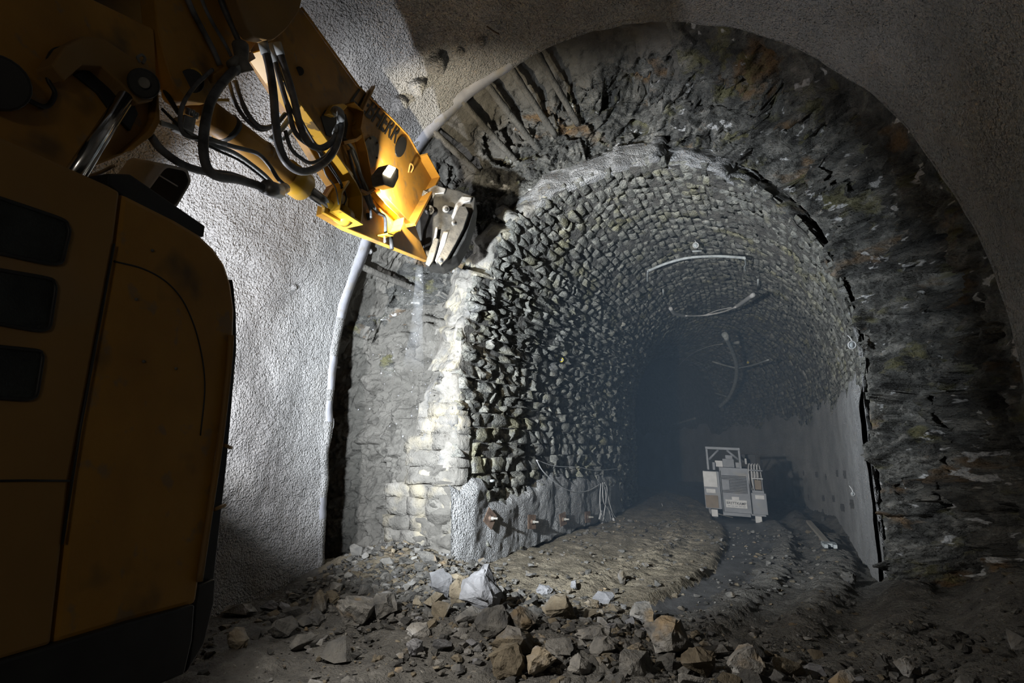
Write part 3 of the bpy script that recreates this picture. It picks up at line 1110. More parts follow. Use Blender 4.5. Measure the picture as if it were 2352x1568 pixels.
ZONE = {'heap': 'in the rubble heap across the tunnel mouth', 'fan': 'in the debris fan below the cut wall stub', 'loose': 'scattered loose on soil in front of the heap'}
cnt = 0
STN = []
while cnt < 255:
    x, y = scatter_pos()
    sz = min(.19, .045 + random.expovariate(1 / .045))
    if any((x - a) ** 2 + (y - b) ** 2 < (c * .8 + sz * .6) ** 2 for a, b, c in placed):
        continue
    px, py, _ = project(np.array([[x, y, 0.1]]))
    mt_, nm = random.choice(KINDS)
    if x < -2.2 and y > -.8 and random.random() < .6:
        mt_, nm = ('rub_grey', 'grey')
    kk = random.randrange(14)
    o = bpy.data.objects.new('rubble_stone', libm[(mt_, kk)])
    COL.objects.link(o)
    o.location = (x, y, ground(x, y) + sz * .30)
    o.scale = (sz, sz, sz)
    o.rotation_euler = (random.uniform(-.5, .5), random.uniform(-.5, .5), random.uniform(0, 6.28))
    zone = 'fan' if (x < -1.9 and y > -.9) else ('heap' if abs(y + .95 + .28 * (x + .5)) < .9 else 'loose')
    STN.append((o, nm, sz, x, y, zone))
    placed.append((x, y, sz * .6))
    cnt += 1
# say which stone is which: by size, colour and the big boulder it lies next to
SHORT = ['tall pale boulder', 'whitish leaning stone', 'brownish split stone', 'large left boulder', 'small cream stone', 'upright yellowish stone', 'flat-topped grey slab', 'dark rounded boulder',
         'dark stone by the rounded boulder', 'dark blunt stone', 'pyramid-shaped stone', 'white lump at left wall', 'long flat stone at left wall', 'white rectangular block', 'ochre boulder at bench edge',
         'pinkish grey boulder', 'square boulder on wet path', 'big mottled grey boulder', 'big yellowish boulder', 'tan bottom boulder', 'broad tan stone', 'dark craggy boulder', 'square speckled stone',
         'grey stone behind speckled one', 'long pale slab', 'brown-grey stone', 'flat reddish stone', 'blocky grey stone', 'flat brown stone', 'rust-stained boulder', 'pointed leaning slab',
         'small white path stone', 'thin standing bench stone', 'flat ochre bench stone', 'small pale bench stone', 'grey slab at lower right', 'upright bottom right stone', 'rounded bottom right stone',
         'brown clod at right portal', 'wide grey bottom stone']
seen = {}
bigp = placed[:len(BIG)]
for o_, nm, sz, x, y, zone in sorted(STN, key=lambda q: min((q[3] - a) ** 2 + (q[4] - b) ** 2 for a, b, c in bigp)):
    kb = min(range(len(bigp)), key=lambda k: (x - bigp[k][0]) ** 2 + (y - bigp[k][1]) ** 2)
    v_ = np.array([x - bigp[kb][0], y - bigp[kb][1], 0])
    rr, ff = v_ @ RV, v_ @ FH
    way = ('right of' if rr > 0 else 'left of') if abs(rr) > abs(ff) else ('behind' if ff > 0 else 'in front of')
    szw = 'small' if sz < .075 else ('medium' if sz < .12 else 'large')
    key = (szw, nm, way, kb)
    seen[key] = seen.get(key, 0) + 1
    od = ('nearest', 'second', 'third', 'fourth', 'fifth', 'sixth', 'seventh', 'eighth', 'ninth', 'tenth', 'eleventh', 'twelfth', 'thirteenth', 'fourteenth', 'fifteenth', 'sixteenth', 'seventeenth', 'eighteenth', 'nineteenth', 'twentieth')[min(seen[key] - 1, 19)]
    tag(o_, '%s %s %s angular stone %s the %s' % (od, szw, nm, way, SHORT[kb]), 'stone', nm + ' stones ' + ZONE[zone])
# crumbs nobody could count
NG = 9500
gx, gy, gs = np.zeros(NG), np.zeros(NG), np.zeros(NG)
for q in range(NG):
    x, y = scatter_pos()
    if q % 4 == 0:
        x, y = random.uniform(-3.7, 3.4), random.uniform(-4.2, .5)
    if q % 9 == 0:
        x, y = random.uniform(-2.1, 2.3), random.uniform(.4, 8)
    gx[q], gy[q], gs[q] = x, y, .010 + min(.05, random.expovariate(1 / .014))
    if q % 8 == 1:
        gs[q] = random.uniform(.04, .085)
gz = floor_h(gx, gy, False)
gV, gF, gM, nb = [], [], [], 0
for q in range(NG):
    me, V, F = lib[q % 14]
    an = random.uniform(0, 6.28)
    R2 = np.array([[math.cos(an), -math.sin(an), 0], [math.sin(an), math.cos(an), 0], [0, 0, 1]])
    gV.append(V @ R2.T * gs[q] + np.array([gx[q], gy[q], gz[q] + gs[q] * .3]))
    gF += [tuple(i + nb for i in f) for f in F]
    gM += [random.choice((0, 0, 1, 1, 2))] * len(F)
    nb += len(V)
o = mk('gravel', np.concatenate(gV), gF, None, loc=Vector((0, 0, 0)), mats=['rub_grey', 'rub_dark', 'rub_ochre'], midx=gM)
tag(o, 'fine stone crumbs strewn over the tunnel floor', 'gravel', kind='stuff')
#NEXT#
# ------------------------------------------------------------------ text helper
def text_geo(body, bold=0.0):
    cu = bpy.data.curves.new('lettering', 'FONT')
    cu.body = body
    cu.offset = bold
    o = bpy.data.objects.new('lettering_tmp', cu)
    COL.objects.link(o)
    dg = bpy.context.evaluated_depsgraph_get()
    me = o.evaluated_get(dg).to_mesh()
    V = np.array([v.co[:2] for v in me.vertices])
    F = [tuple(p.vertices) for p in me.polygons]
    o.evaluated_get(dg).to_mesh_clear()
    bpy.data.objects.remove(o)
    bpy.data.curves.remove(cu)
    V = (V - V.min(0)) / (V.max(0) - V.min(0))
    return V, F


# ------------------------------------------------------------------ excavator
ALF = math.radians(13.9)
D1 = FH * math.cos(ALF) + RV * math.sin(ALF)
NL = -(RV * math.cos(ALF) - FH * math.sin(ALF))
B0 = W(440, 1500, 2.4)


def BP(px, py, off=0.0):
    """point on the plane of the hood side (off: outwards, towards the photographer's side)"""
    p0 = B0 - NL * off
    r = ray(px, py)
    return CAM + r * (((p0 - CAM) @ NL) / (r @ NL))


ex_base = np.array([B0[0], B0[1], 0]) + NL * 1.2 - D1 * 1.0
exc = empty('excavator', (ex_base[0], ex_base[1], 0))
tag(exc, 'dusty yellow excavator with its arm raised at the broken tunnel lining', 'excavator')


def plate(name, pts, ext, mt_, parent, bevel=.006):
    V, F = prism(pts, ext)
    return mk(name, V, F, mt_, parent, bevel=bevel)


def rounded(pts, rad=.25, n=4):
    """round the corners of a pixel outline"""
    out = []
    m_ = len(pts)
    for i in range(m_):
        a, b, c = np.array(pts[i - 1], float), np.array(pts[i], float), np.array(pts[(i + 1) % m_], float)
        p, q = b + (a - b) * rad, b + (c - b) * rad
        for k in range(n + 1):
            t = k / n
            out.append((1 - t) ** 2 * p + 2 * t * (1 - t) * b + t * t * q)
    return [tuple(v) for v in out]


seam = [(277, 440), (262, 560), (160, 1100), (118, 1480)]
leftp = [(-420, 110), (0, 312), (250, 425)] + seam + [(-420, 1640)]
rightp = [(277, 440), (400, 502), (455, 535), (490, 568), (515, 605), (530, 650), (538, 710), (536, 770), (512, 950), (480, 1170), (449, 1385), (300, 1425), (118, 1480), (160, 1100), (262, 560)]
hood = plate('hood_panel', [BP(*p) for p in leftp], NL * 1.5, 'hood', exc, .012)
door = plate('hood_door', [BP(p[0] + 3, p[1] + 2, -.012) for p in rightp], NL * 1.45, 'yellow', exc, .02)
crease = [(262, 600), (330, 618), (385, 650), (425, 700), (455, 780), (470, 880), (460, 1000)]
tube('door_crease', [BP(a, b, -.012) for a, b in crease], .0035, 'black', door, 6)
for a, b in ((350, 575), (313, 687), (404, 846), (330, 830)):
    tube('rivet', [BP(a, b, -.03), BP(a, b, -.007)], .006, 'dirty_metal', door, 8, False)
tube('panel_seam', [BP(140 + 3, 1250), BP(185, 980), BP(262, 560)], .004, 'black', hood, 6, False)
tube('panel_joint', [BP(-60, 1105, .001), BP(60, 1103, .001), BP(160, 1104, .001)], .004, 'black', hood, 6, False)
vents = [[(-120, 415), (150, 505), (160, 530), (140, 612), (-120, 555)], [(-120, 600), (120, 640), (128, 660), (112, 764), (-120, 722)], [(-120, 785), (92, 805), (98, 820), (82, 920), (-120, 905)]]
for v in vents:
    vv = rounded(v, .18)
    vent = plate('vent_opening', [BP(a, b, .006) for a, b in vv], NL * .02, 'mesh_dark', hood, 0)
    V, F = tubegeo([BP(a, b, .007) for a, b in vv + vv[:1]], .006, 6, False)
    mk('vent_trim', V, F, 'black', vent, smooth=True)
skirt = [(449, 1387), (443, 1470), (425, 1548), (300, 1600), (-420, 1960), (-420, 1640), (118, 1482), (300, 1427)]
sk = plate('lower_skirt', [BP(a, b, .01) for a, b in skirt], NL * 1.4, 'black', exc, .01)
plate('skirt_corner', [BP(a, b, -.02) for a, b in ((497, 1328), (493, 1385), (470, 1480), (428, 1548), (440, 1470), (447, 1390), (455, 1345))], NL * .8, 'black', exc, .01)
plate('rear_frame', [BP(a, b, -.05) for a, b in ((536, 640), (543, 720), (544, 800), (522, 1060), (492, 1330), (455, 1345), (480, 1170), (512, 950), (534, 770))], NL * .9, 'black', exc, .006)
gr = tube('edge_strip', [BP(a, b, .0) for a, b in ((531, 770), (525, 850), (508, 1000), (482, 1175), (458, 1335))], .013, 'hood', exc, 8)
for a, b, c, d in ((515, 1022, 530, 1028), (492, 1170, 516, 1160)):
    tube('bracket', [BP(a, b, -.01), BP(c, d, -.03)], .008, 'hood', gr, 6, False)
# undercarriage under the hood
uc = B0 + NL * .75 - D1 * 1.6
uc[2] = .42
tv = []
for k in range(20):
    an = 2 * math.pi * k / 20
    tv.append(np.array([uc[0], uc[1], 0]) + D1 * (1.3 * (1 if math.cos(an) > 0 else -1) * .62 + .36 * math.cos(an)) + ZV * (.40 + .36 * math.sin(an)) - NL * .25)
trk = plate('track', tv, NL * .5, 'black', exc, .01)
for k in range(9):
    c = np.array([uc[0], uc[1], .76]) + D1 * (-.8 + .2 * k)
    V, F = box(c, D1 * .07, NL * .27, ZV * .02)
    mk('track_shoe', V, F, 'dirty_metal', trk)
V, F = box(np.array([uc[0], uc[1], .84]), D1 * 1.1, NL * .5, ZV * .10)
mk('turntable', V, F, 'dirty_metal', exc)

# rail and grey lamp housing on the hood top
plate('roof_rail', [BP(a, b, -.08) for a, b in ((250, 398), (300, 400), (472, 519), (468, 545), (330, 490), (250, 425))], NL * .12, 'black', exc)
lens = rounded([(330, 446), (381, 376), (432, 388), (441, 418), (402, 484), (348, 474)], .2, 3)
lp = [W(a, b, 2.75) for a, b in lens]
back = W(272, 392, 3.05) - W(352, 412, 2.75)
hs = plate('camera_housing', lp, back, 'grey_paint', exc, .012)
lp2 = [W(a, b, 2.735) for a, b in rounded([(338, 445), (383, 384), (426, 393), (434, 417), (400, 474), (352, 467)], .2, 3)]
ln = plate('camera_lens', lp2, back * .03, 'black', hs, .004)
tube('lens_bar', [W(365, 402, 2.73), W(408, 428, 2.73)], .004, 'grey_paint', ln, 6, False)
tube('housing_fitting', [W(196, 412, 2.9), W(228, 398, 2.9), W(262, 380, 2.95)], [.018, .011, .009], 'steel', hs, 8)

# stick (dipper arm)
SA_ = W(560, 0, 3.6)
SB_ = W(985, 600, 6.8)
sax = (SB_ - SA_) / np.linalg.norm(SB_ - SA_)
vmid = (SA_ + SB_) / 2 - CAM
vmid /= np.linalg.norm(vmid)
SN = -(vmid - sax * (vmid @ sax))
SN /= np.linalg.norm(SN)
SN = SN * math.cos(math.radians(-60)) + np.cross(sax, SN) * math.sin(math.radians(-60))   # side plates of the arm stand nearly upright


def SP(px, py, off=0.0):
    p0 = SA_ + SN * off
    r = ray(px, py)
    return CAM + r * (((p0 - CAM) @ SN) / (r @ SN))


# boom root with the lift cylinder
def BM(px, py, off=0.0):
    return SP(px, py, .14 + off)


boom = plate('boom', [BM(a, b) for a, b in ((-420, -320), (215, -2), (356, 66), (366, 285), (346, 312), (302, 344), (262, 364), (180, 400), (0, 460), (-420, 500))], -SN * .55, 'yellow', exc, .012)
plate('gap_shade', [BM(a, b, -.22) for a, b in ((100, -170), (440, -170), (415, 40), (372, 84), (345, 78), (215, 12))], -SN * .2, 'black', boom, .01)  # black plate added to darken the gap between boom and head
lug = [(120, 150), (150, 105), (195, 82), (240, 88), (290, 122), (345, 160), (364, 196), (352, 232), (318, 238), (282, 195), (235, 152), (190, 150), (150, 185)]
plate('lift_lug', [BM(a, b, .09) for a, b in lug], -SN * .1, 'hood', boom, .008)
dk = [(172, 170), (215, 150), (262, 175), (300, 215), (318, 262), (300, 300), (262, 262), (225, 212)]
plate('recess_shade', [BM(a, b, .015) for a, b in dk], -SN * .02, 'black', boom, .004)  # shade of the recess painted as a black plate on the boom
V, F = tubegeo([BM(330, 192, .17), BM(330, 192, -.02)], .068, 24, False)
pin = mk('boom_pin', V, F, 'black', boom, bevel=.01)
V, F = tubegeo([BM(331, 190, .185), BM(331, 190, .1)], .025, 16, False)
mk('pin_cap', V, F, 'dirty_metal', pin, bevel=.004)
tube('pin_eyelet', [BM(322, 143, .1), BM(316, 132, .1), BM(326, 126, .1), BM(333, 134, .1), BM(328, 145, .1)], .007, 'dirty_metal', pin, 6)
ram = tube('lift_rod', [BM(288, 222, .12), BM(160, 412, .12)], .031, 'chrome', exc, 20, False)
tube('lift_rod_guide', [BM(296, 240, .13), BM(185, 420, .13)], .010, 'chrome', ram, 10, False)
tube('boom_wire', [BM(a, b, .02) for a, b in ((185, 120), (135, 112), (112, 135), (110, 180), (126, 215), (105, 245), (60, 228), (20, 215))], .010, 'black', boom, 6)
V, F = tubegeo([BM(-5, 190, .1), BM(-5, 190, -.02)], .10, 24, False)
mk('pivot_boss', V, F, 'black', boom, bevel=.01)
plate('boom_flange', [BM(a, b, .05) for a, b in ((364, 196), (368, 280), (350, 312), (305, 345), (280, 352), (300, 335), (340, 300), (356, 270))], -SN * .06, 'yellow', boom, .004)

# stick plates
side = [(640, -90), (690, 18), (822, 200), (900, 275), (936, 312), (962, 358), (992, 412), (950, 505), (968, 560), (985, 600), (890, 562), (800, 526), (742, 492), (748, 455), (765, 425), (735, 380),
        (690, 305), (640, 220), (590, 140), (560, 90), (520, 20), (470, -90)]
stick = plate('stick', [SP(*p) for p in side], -SN * .07, 'yellow', exc, .008)


def strip(name, pts, h, t, mt_, parent, off=0.0):
    """a flange: a flat bar standing on the plate along a pixel polyline"""
    V, F = [], []
    P = [SP(a, b, off) for a, b in pts]
    n = len(P)
    for i in range(n):
        d = P[min(i + 1, n - 1)] - P[max(i - 1, 0)]
        d /= np.linalg.norm(d)
        s_ = np.cross(SN, d) * t * .5
        for hh in (0, h):
            V += [P[i] - s_ + SN * hh, P[i] + s_ + SN * hh]
    for i in range(n - 1):
        a, b = i * 4, i * 4 + 4
        F += [(a, b, b + 2, a + 2), (a + 1, a + 3, b + 3, b + 1), (a + 2, b + 2, b + 3, a + 3), (a, a + 1, b + 1, b)]
    F += [(0, 2, 3, 1), ((n - 1) * 4, (n - 1) * 4 + 1, (n - 1) * 4 + 3, (n - 1) * 4 + 2)]
    return mk(name, V, F, mt_, parent, bevel=.003)


strip('side_flange', [(852, 200), (812, 282), (822, 340), (838, 420), (858, 434), (900, 478), (940, 520)], .05, .02, 'yellow', stick)
strip('tip_flange', [(962, 358), (992, 412), (960, 470), (932, 520)], .12, .03, 'yellow', stick)
strip('edge_flange', [(690, 18), (822, 200), (900, 275), (936, 312), (962, 358)], .02, .015, 'yellow', stick)
strip('hose_guard', [(792, 240), (815, 262), (808, 300), (822, 350), (836, 430), (842, 440)], .10, .014, 'yellow', stick)
strip('hose_guard', [(905, 505), (903, 520), (896, 535), (880, 545), (866, 541)], .12, .014, 'yellow_lit', stick)
strip('hose_guard', [(842, 440), (870, 470), (900, 497), (905, 505)], .07, .012, 'yellow_lit', stick)
strip('left_rail', [(565, 125), (610, 190), (660, 255), (710, 320), (752, 378), (785, 425), (800, 455), (801, 490), (797, 520)], .14, .02, 'yellow_lit', stick)
strip('inner_rail', [(590, 140), (640, 205), (700, 285), (755, 352), (800, 405)], .05, .03, 'yellow_lit', stick, .02)
rl = strip('rod_bracket', [(765, 425), (748, 450), (742, 490), (770, 506), (797, 522)], .16, .02, 'yellow_lit', stick)
plate('bracket_web', [SP(a, b, .06) for a, b in ((765, 430), (800, 455), (798, 518), (745, 488), (750, 455))], -SN * .03, 'yellow_lit', rl, .003)
cov = [(850 + 22 * math.cos(t) * .9 - 6 * math.sin(t), 352 + 40 * math.sin(t)) for t in np.linspace(0, 2 * math.pi, 24, endpoint=False)]
cv = plate('oval_cover', [SP(a, b, .014) for a, b in cov], -SN * .012, 'dirty_metal', stick, .002)
for t in np.linspace(.3, 2 * math.pi + .3, 6, endpoint=False):
    a, b = 850 + 18 * math.cos(t) - 5 * math.sin(t), 352 + 35 * math.sin(t)
    tube('bolt', [SP(a, b, .01), SP(a, b, .024)], .012, 'black', cv, 6, False)
cov2 = [(921 + 12 * math.cos(t) + 4 * math.sin(t), 337 - 24 * math.sin(t)) for t in np.linspace(0, 2 * math.pi, 20, endpoint=False)]
plate('small_cover', [SP(a, b, .012) for a, b in cov2], -SN * .01, 'black', stick, .002)
for a, b, r in ((688, 163, .035), (805, 497, .032), (846, 497, .036)):
    V, F = tubegeo([SP(a, b, .015), SP(a, b, -.01)], r, 20, False)
    mk('pin_hole', V, F, 'black', stick, bevel=.003)
# lettering on the arm
TV, TF = text_geo('LIEBHERR', .02)
o0, ou, ov = SP(804, 232, .006), SP(908, 331, .006), SP(829, 196, .006)
mk('lettering', [o0 + (ou - o0) * u + (ov - o0) * v for u, v in TV], TF, 'letters', stick)
plate('clamp_band', [SP(a, b, .03) for a, b in ((846, 208), (852, 203), (818, 283), (812, 286))], -SN * .02, 'yellow', stick, .002)
# work lamp in the tip pocket
lh = plate('lamp_housing', [SP(a, b, .26) for a, b in rounded([(877, 400), (894, 376), (916, 388), (916, 408), (905, 432), (882, 424)], .15, 3)], -SN * .12, 'dirty_metal', stick, .008)
gl = plate('lamp_glass', [SP(a, b, .262) for a, b in ((880, 398), (893, 379), (908, 386), (896, 407))], SN * .004, 'glow', lh, 0)
for k in range(3):
    tube('lamp_grille', [SP(887 + 5 * k, 383 + 4 * k, .275), SP(884 + 6 * k, 396 + 4 * k, .275)], .003, 'black', gl, 5, False)
tube('lamp_bracket', [SP(862, 424, .01), SP(872, 415, .18), SP(884, 410, .2)], .012, 'dirty_metal', lh, 6)
tube('eyelet', [SP(938, 396, .01), SP(943, 376, .06), SP(949, 384, .06), SP(944, 396, .01)], .010, 'hood', stick, 6)
wl = lamp('stick_work_lamp', 'SPOT', SP(903, 440, .20), 320, (1.0, .88, .66), .03, SP(926, 478, .0), 125, .4)

# boom head plates above the stick
head = plate('boom_head', [SP(a, b, .16) for a, b in ((345, -110), (640, -110), (612, 60), (588, 100), (545, 165), (500, 222), (470, 238), (432, 232), (400, 195), (378, 130), (362, 60))], -SN * .10, 'yellow', exc, .008)
V, F = tubegeo([SP(441, 186, .18), SP(441, 186, .14)], .062, 24, False)
mk('lightening_hole', V, F, 'black', head, bevel=.004)
plate('hole_rim', [SP(441 + 24 * math.cos(t), 186 + 30 * math.sin(t), .172) for t in np.linspace(-1.7, 1.0, 12)] + [SP(441 + 13 * math.cos(t), 186 + 24 * math.sin(t), .172) for t in np.linspace(1.0, -1.7, 12)], SN * .006, 'yellow_lit', head, 0)
plate('link_plate', [SP(a, b, .34) for a, b in rounded([(505, -110), (710, -110), (690, 22), (660, 66), (626, 94), (584, 86), (566, 62)], .22, 4)], -SN * .08, 'hood', exc, .008)
strip('head_flange', [(362, 75), (372, 125), (392, 175), (420, 215), (455, 240), (490, 240)], .12, .018, 'yellow_lit', head, .02)
plate('hose_bracket', [SP(a, b, .24) for a, b in ((490, 170), (580, 118), (588, 134), (500, 188))], -SN * .05, 'yellow', head, .004)
vb = plate('valve_block', [SP(a, b, .2) for a, b in ((425, 262), (452, 272), (446, 305), (418, 292))], -SN * .08, 'steel', head, .006)
for a, b in ((430, 258), (440, 262), (449, 268)):
    tube('valve_fitting', [SP(a, b + 4, .18), SP(a + 3, b - 10, .2)], .013, 'steel', vb, 8, False)
# stick cylinder
cyl = tube('stick_cylinder', [SP(400, 205, .05), SP(668, 408, .05)], [.088, .105], 'yellow', exc, 28, False)
tube('cylinder_collar', [SP(655, 398, .05), SP(694, 428, .05)], .115, 'yellow_lit', cyl, 28, False)
tube('cylinder_rod', [SP(690, 424, .05), SP(788, 497, .05)], .050, 'chrome', cyl, 24, False)
tube('rod_eye', [SP(778, 488, .05), SP(795, 500, .05)], .085, 'yellow_lit', cyl, 20, False)
for a, b in ((455, 245), (520, 295), (600, 355)):
    c0 = SP(a, b, .05)
    tube('band', [c0 - sax * .02, c0 + sax * .02], .102, 'black' if a == 520 else 'yellow', cyl, 28, False)

HO = [  # path in the photograph, radius, offset from the arm plane
    ('main_hose', [(560, 142), (520, 180), (488, 225), (472, 280), (467, 340), (476, 385), (500, 405), (545, 412), (590, 425), (618, 438)], .040, .34, 'rubber'),
    ('return_hose', [(346, 312), (372, 345), (420, 378), (470, 394), (530, 402), (575, 418)], .033, .20, 'rubber'),
    ('thin_hose', [(488, 160), (450, 195), (420, 240), (414, 285), (428, 312), (470, 320), (520, 330)], .018, .30, 'rubber'),
    ('arm_hose', [(602, 92), (618, 150), (628, 215), (634, 290), (644, 345), (665, 380), (700, 394), (740, 378), (768, 345), (782, 300), (783, 268)], .034, .36, 'rubber'),
    ('arm_hose', [(636, 98), (652, 150), (672, 215), (690, 290), (708, 328), (738, 340), (765, 322), (779, 288)], .030, .32, 'rubber'),
    ('arm_hose', [(622, 100), (642, 180), (662, 250), (676, 300), (700, 326), (726, 338)], .022, .26, 'rubber'),
    ('loop_hose', [(540, 185), (552, 225), (572, 266), (600, 292), (632, 286), (655, 262)], .020, .15, 'rubber'),
    ('loop_hose', [(525, 185), (540, 235), (566, 275), (598, 298), (628, 290)], .017, .12, 'rubber'),
    ('loop_hose', [(655, 300), (668, 340), (690, 362), (716, 374), (748, 358), (770, 330)], .016, .28, 'rubber'),
    ('cross_pipe', [(622, 320), (645, 298), (668, 268)], .022, .06, 'pipe'),
    ('cross_pipe', [(648, 322), (662, 308), (676, 292)], .015, .06, 'pipe'),
    ('cylinder_pipe', [(370, 282), (420, 300), (480, 330), (540, 352), (600, 395), (630, 425)], .020, .22, 'pipe'),
    ('cylinder_hose', [(470, 315), (530, 335), (590, 352), (620, 382), (640, 412), (662, 430)], .019, .27, 'rubber'),
    ('cylinder_wire', [(372, 250), (398, 276), (440, 315), (500, 345), (560, 375), (640, 438)], .012, .26, 'black'),
    ('guard_hose', [(790, 318), (812, 345), (826, 395), (840, 440), (846, 465), (868, 488), (884, 500), (886, 540)], .016, .06, 'rubber'),
    ('guard_hose', [(806, 342), (818, 372), (832, 410), (846, 440), (852, 462), (862, 480)], .015, .07, 'pipe'),
    ('guard_hose', [(800, 345), (815, 400), (836, 445), (850, 480), (852, 500)], .012, .05, 'rubber'),
    ('arm_wire', [(632, 150), (660, 230), (700, 310), (740, 360), (775, 410), (790, 440)], .009, .18, 'black'),
    ('arm_wire', [(640, 160), (680, 250), (718, 320), (755, 372), (782, 420), (784, 465)], .008, .17, 'black'),
    ('arm_wire', [(690, 275), (715, 318), (748, 368), (780, 412), (795, 452), (790, 470)], .007, .16, 'black'),
    ('arm_wire', [(720, 325), (738, 365), (748, 400), (770, 430), (778, 470)], .006, .18, 'pipe'),
    ('supply_pipe', [(405, -60), (445, 30), (485, 105), (505, 150)], .024, .22, 'rubber'),
    ('supply_pipe', [(440, -60), (475, 30), (515, 100), (530, 130)], .020, .20, 'rubber'),
    ('supply_pipe', [(485, -60), (515, 20), (540, 75), (553, 110), (560, 150)], .026, .26, 'rubber'),
    ('left_hose', [(358, 120), (372, 165), (378, 205), (398, 240), (412, 262)], .022, .10, 'black'),
]
for nm, pts, r, off, mt_ in HO:
    off *= .8
    r *= float(np.mean([(SP(a, b, off) - CAM) @ FV for a, b in pts])) / 5.0
    h = tube(nm, [SP(a, b, off) for a, b in pts], r, mt_, exc, 10)
    if nm in ('main_hose', 'arm_hose'):
        P = [SP(a, b, off) for a, b in pts]
        tube('hose_fitting', [P[0], P[0] + (P[1] - P[0]) * .55], r * 1.18, 'pipe', h, 12, False)
        tube('hose_fitting', [P[-1], P[-1] + (P[-2] - P[-1]) * .6], r * 1.18, 'pipe', h, 12, False)
fit = tube('manifold', [SP(552, 105, .28), SP(556, 140, .30), SP(565, 165, .30)], [.05, .036, .05], 'dirty_metal', exc, 12)
tube('manifold_port', [SP(530, 150, .27), SP(560, 128, .29)], .03, 'dirty_metal', fit, 10, False)
tube('end_fitting', [SP(612, 430, .3), SP(640, 440, .28)], .05, 'steel', exc, 10, False)
tube('end_fitting', [SP(628, 438, .27), SP(655, 432, .24)], .036, 'steel', exc, 10, False)
tube('hose_elbow', [SP(783, 272, .34), SP(781, 258, .28), SP(770, 252, .12), SP(765, 262, .02)], .032, 'pipe', exc, 10)
hol = [(738, 268), (748, 252), (775, 262), (795, 262), (800, 285), (792, 330), (775, 318), (750, 310)]
plate('hose_port', [SP(a, b, .008) for a, b in hol], -SN * .01, 'black', stick, .002)
plate('port_hood', [SP(a, b, .05) for a, b in ((752, 262), (765, 240), (788, 236), (800, 244), (782, 262), (768, 268))], -SN * .045, 'yellow_lit', stick, .01)
strip('cross_clamp', [(770, 333), (800, 326), (818, 312)], .09, .03, 'yellow', stick)
strip('cross_clamp', [(808, 440), (826, 448), (840, 440)], .09, .03, 'yellow', stick)
tube('grease_fitting', [SP(884, 540, .05), SP(884, 556, .06)], .014, 'steel', stick, 8, False)
tube('grease_fitting', [SP(898, 545, .05), SP(900, 572, .05)], .022, 'black', stick, 8, False)

# coupler and tool at the tip
TD = 6.85


def TP(px, py, off=0.0):
    return W(px, py, TD - off)


tool = plate('coupler', [TP(a, b) for a, b in ((966, 440), (1000, 424), (1052, 436), (1092, 452), (1088, 488), (1070, 545), (1048, 585), (1012, 606), (975, 600), (952, 560), (955, 500))], FH * .45, 'dark_steel', exc, .02)
P1 = [(984, 440), (976, 446), (964, 480), (955, 520), (950, 560), (951, 590), (946, 588), (944, 555), (949, 512), (959, 470), (972, 436)]
P2 = [(984, 444), (990, 470), (984, 500), (972, 530), (968, 565), (962, 592), (952, 590), (951, 560), (956, 520), (966, 480), (977, 446)]
P3 = [(1006, 520), (1000, 560), (990, 596), (983, 612), (976, 606), (986, 578), (996, 545), (1000, 520)]
P4 = [(1030, 532), (1022, 560), (1010, 592), (1004, 604), (998, 598), (1008, 565), (1018, 530)]
P5 = [(1056, 472), (1070, 474), (1076, 488), (1064, 525), (1046, 560), (1028, 592), (1012, 610), (1002, 600), (1022, 560), (1038, 510)]
P6 = [(986, 612), (976, 606), (985, 575), (998, 545), (1008, 548), (1002, 575), (994, 600)]
for nm, pl, off, mt_, th in (('ear_plate', P2, .06, 'dark_steel', .06), ('ear_rim', P1, .09, 'steel', .10), ('lock_bar', P3, .12, 'steel', .05), ('lock_bar', P4, .10, 'steel', .05),
                              ('claw_plate', P5, .14, 'dark_steel', .08), ('claw_tip', P6, .16, 'dark_steel', .05)):
    plate(nm, [TP(a, b, off) for a, b in pl], FH * th, mt_, tool, .008)
plate('coupler_cap', [TP(a, b, .05) for a, b in ((975, 455), (985, 432), (1000, 424), (1024, 432), (1020, 444), (1000, 446), (986, 466))], FH * .3, 'steel', tool, .012)
plate('coupler_shoulder', [TP(a, b, .06) for a, b in ((1036, 498), (1046, 468), (1060, 450), (1084, 452), (1080, 462), (1066, 466), (1052, 482), (1042, 502))], FH * .3, 'steel', tool, .012)
for a, b, r in ((986, 482, .06), (1024, 480, .045), (960, 562, .035), (962, 582, .04), (1012, 596, .03), (1042, 512, .03)):
    bo = tube('coupler_bolt', [TP(a, b, -.02), TP(a, b, .16)], r, 'steel', tool, 12, False)
    tube('bolt_socket', [TP(a + 1, b, .14), TP(a + 1, b, .18)], r * .55, 'dark_steel', bo, 6, False)

# ------------------------------------------------------------------ machine parked in the old tunnel
mb = hit_z(1694, 1196, .03)
mr = mb - CAM
mr[2] = 0
mr /= np.linalg.norm(mr)
mx_ = np.array([mr[1], -mr[0], 0])
MS = ((mb - CAM) @ FV) / FPX / 4.9
mzt = ZV * .9995 - mx_ * .03
mxt = mx_ * .9995 - ZV * .045
mach = empty('tunnel_machine', (mb[0], mb[1], 0))
tag(mach, 'grey-blue wheeled work machine parked deep in the old tunnel', 'machine')


def MP(x, y, d=0.0):
    return mb + mxt * ((x - 945) * MS) + mzt * ((1135 - y) * MS) + mr * d


def mbox(name, x0, y0, x1, y1, d0, d1, mt_, parent=mach, bevel=.008):
    V, F = prism([MP(x0, y1, d0), MP(x1, y1, d0), MP(x1, y0, d0), MP(x0, y0, d0)], mr * (d1 - d0))
    return mk(name, V, F, mt_, parent, bevel=bevel)


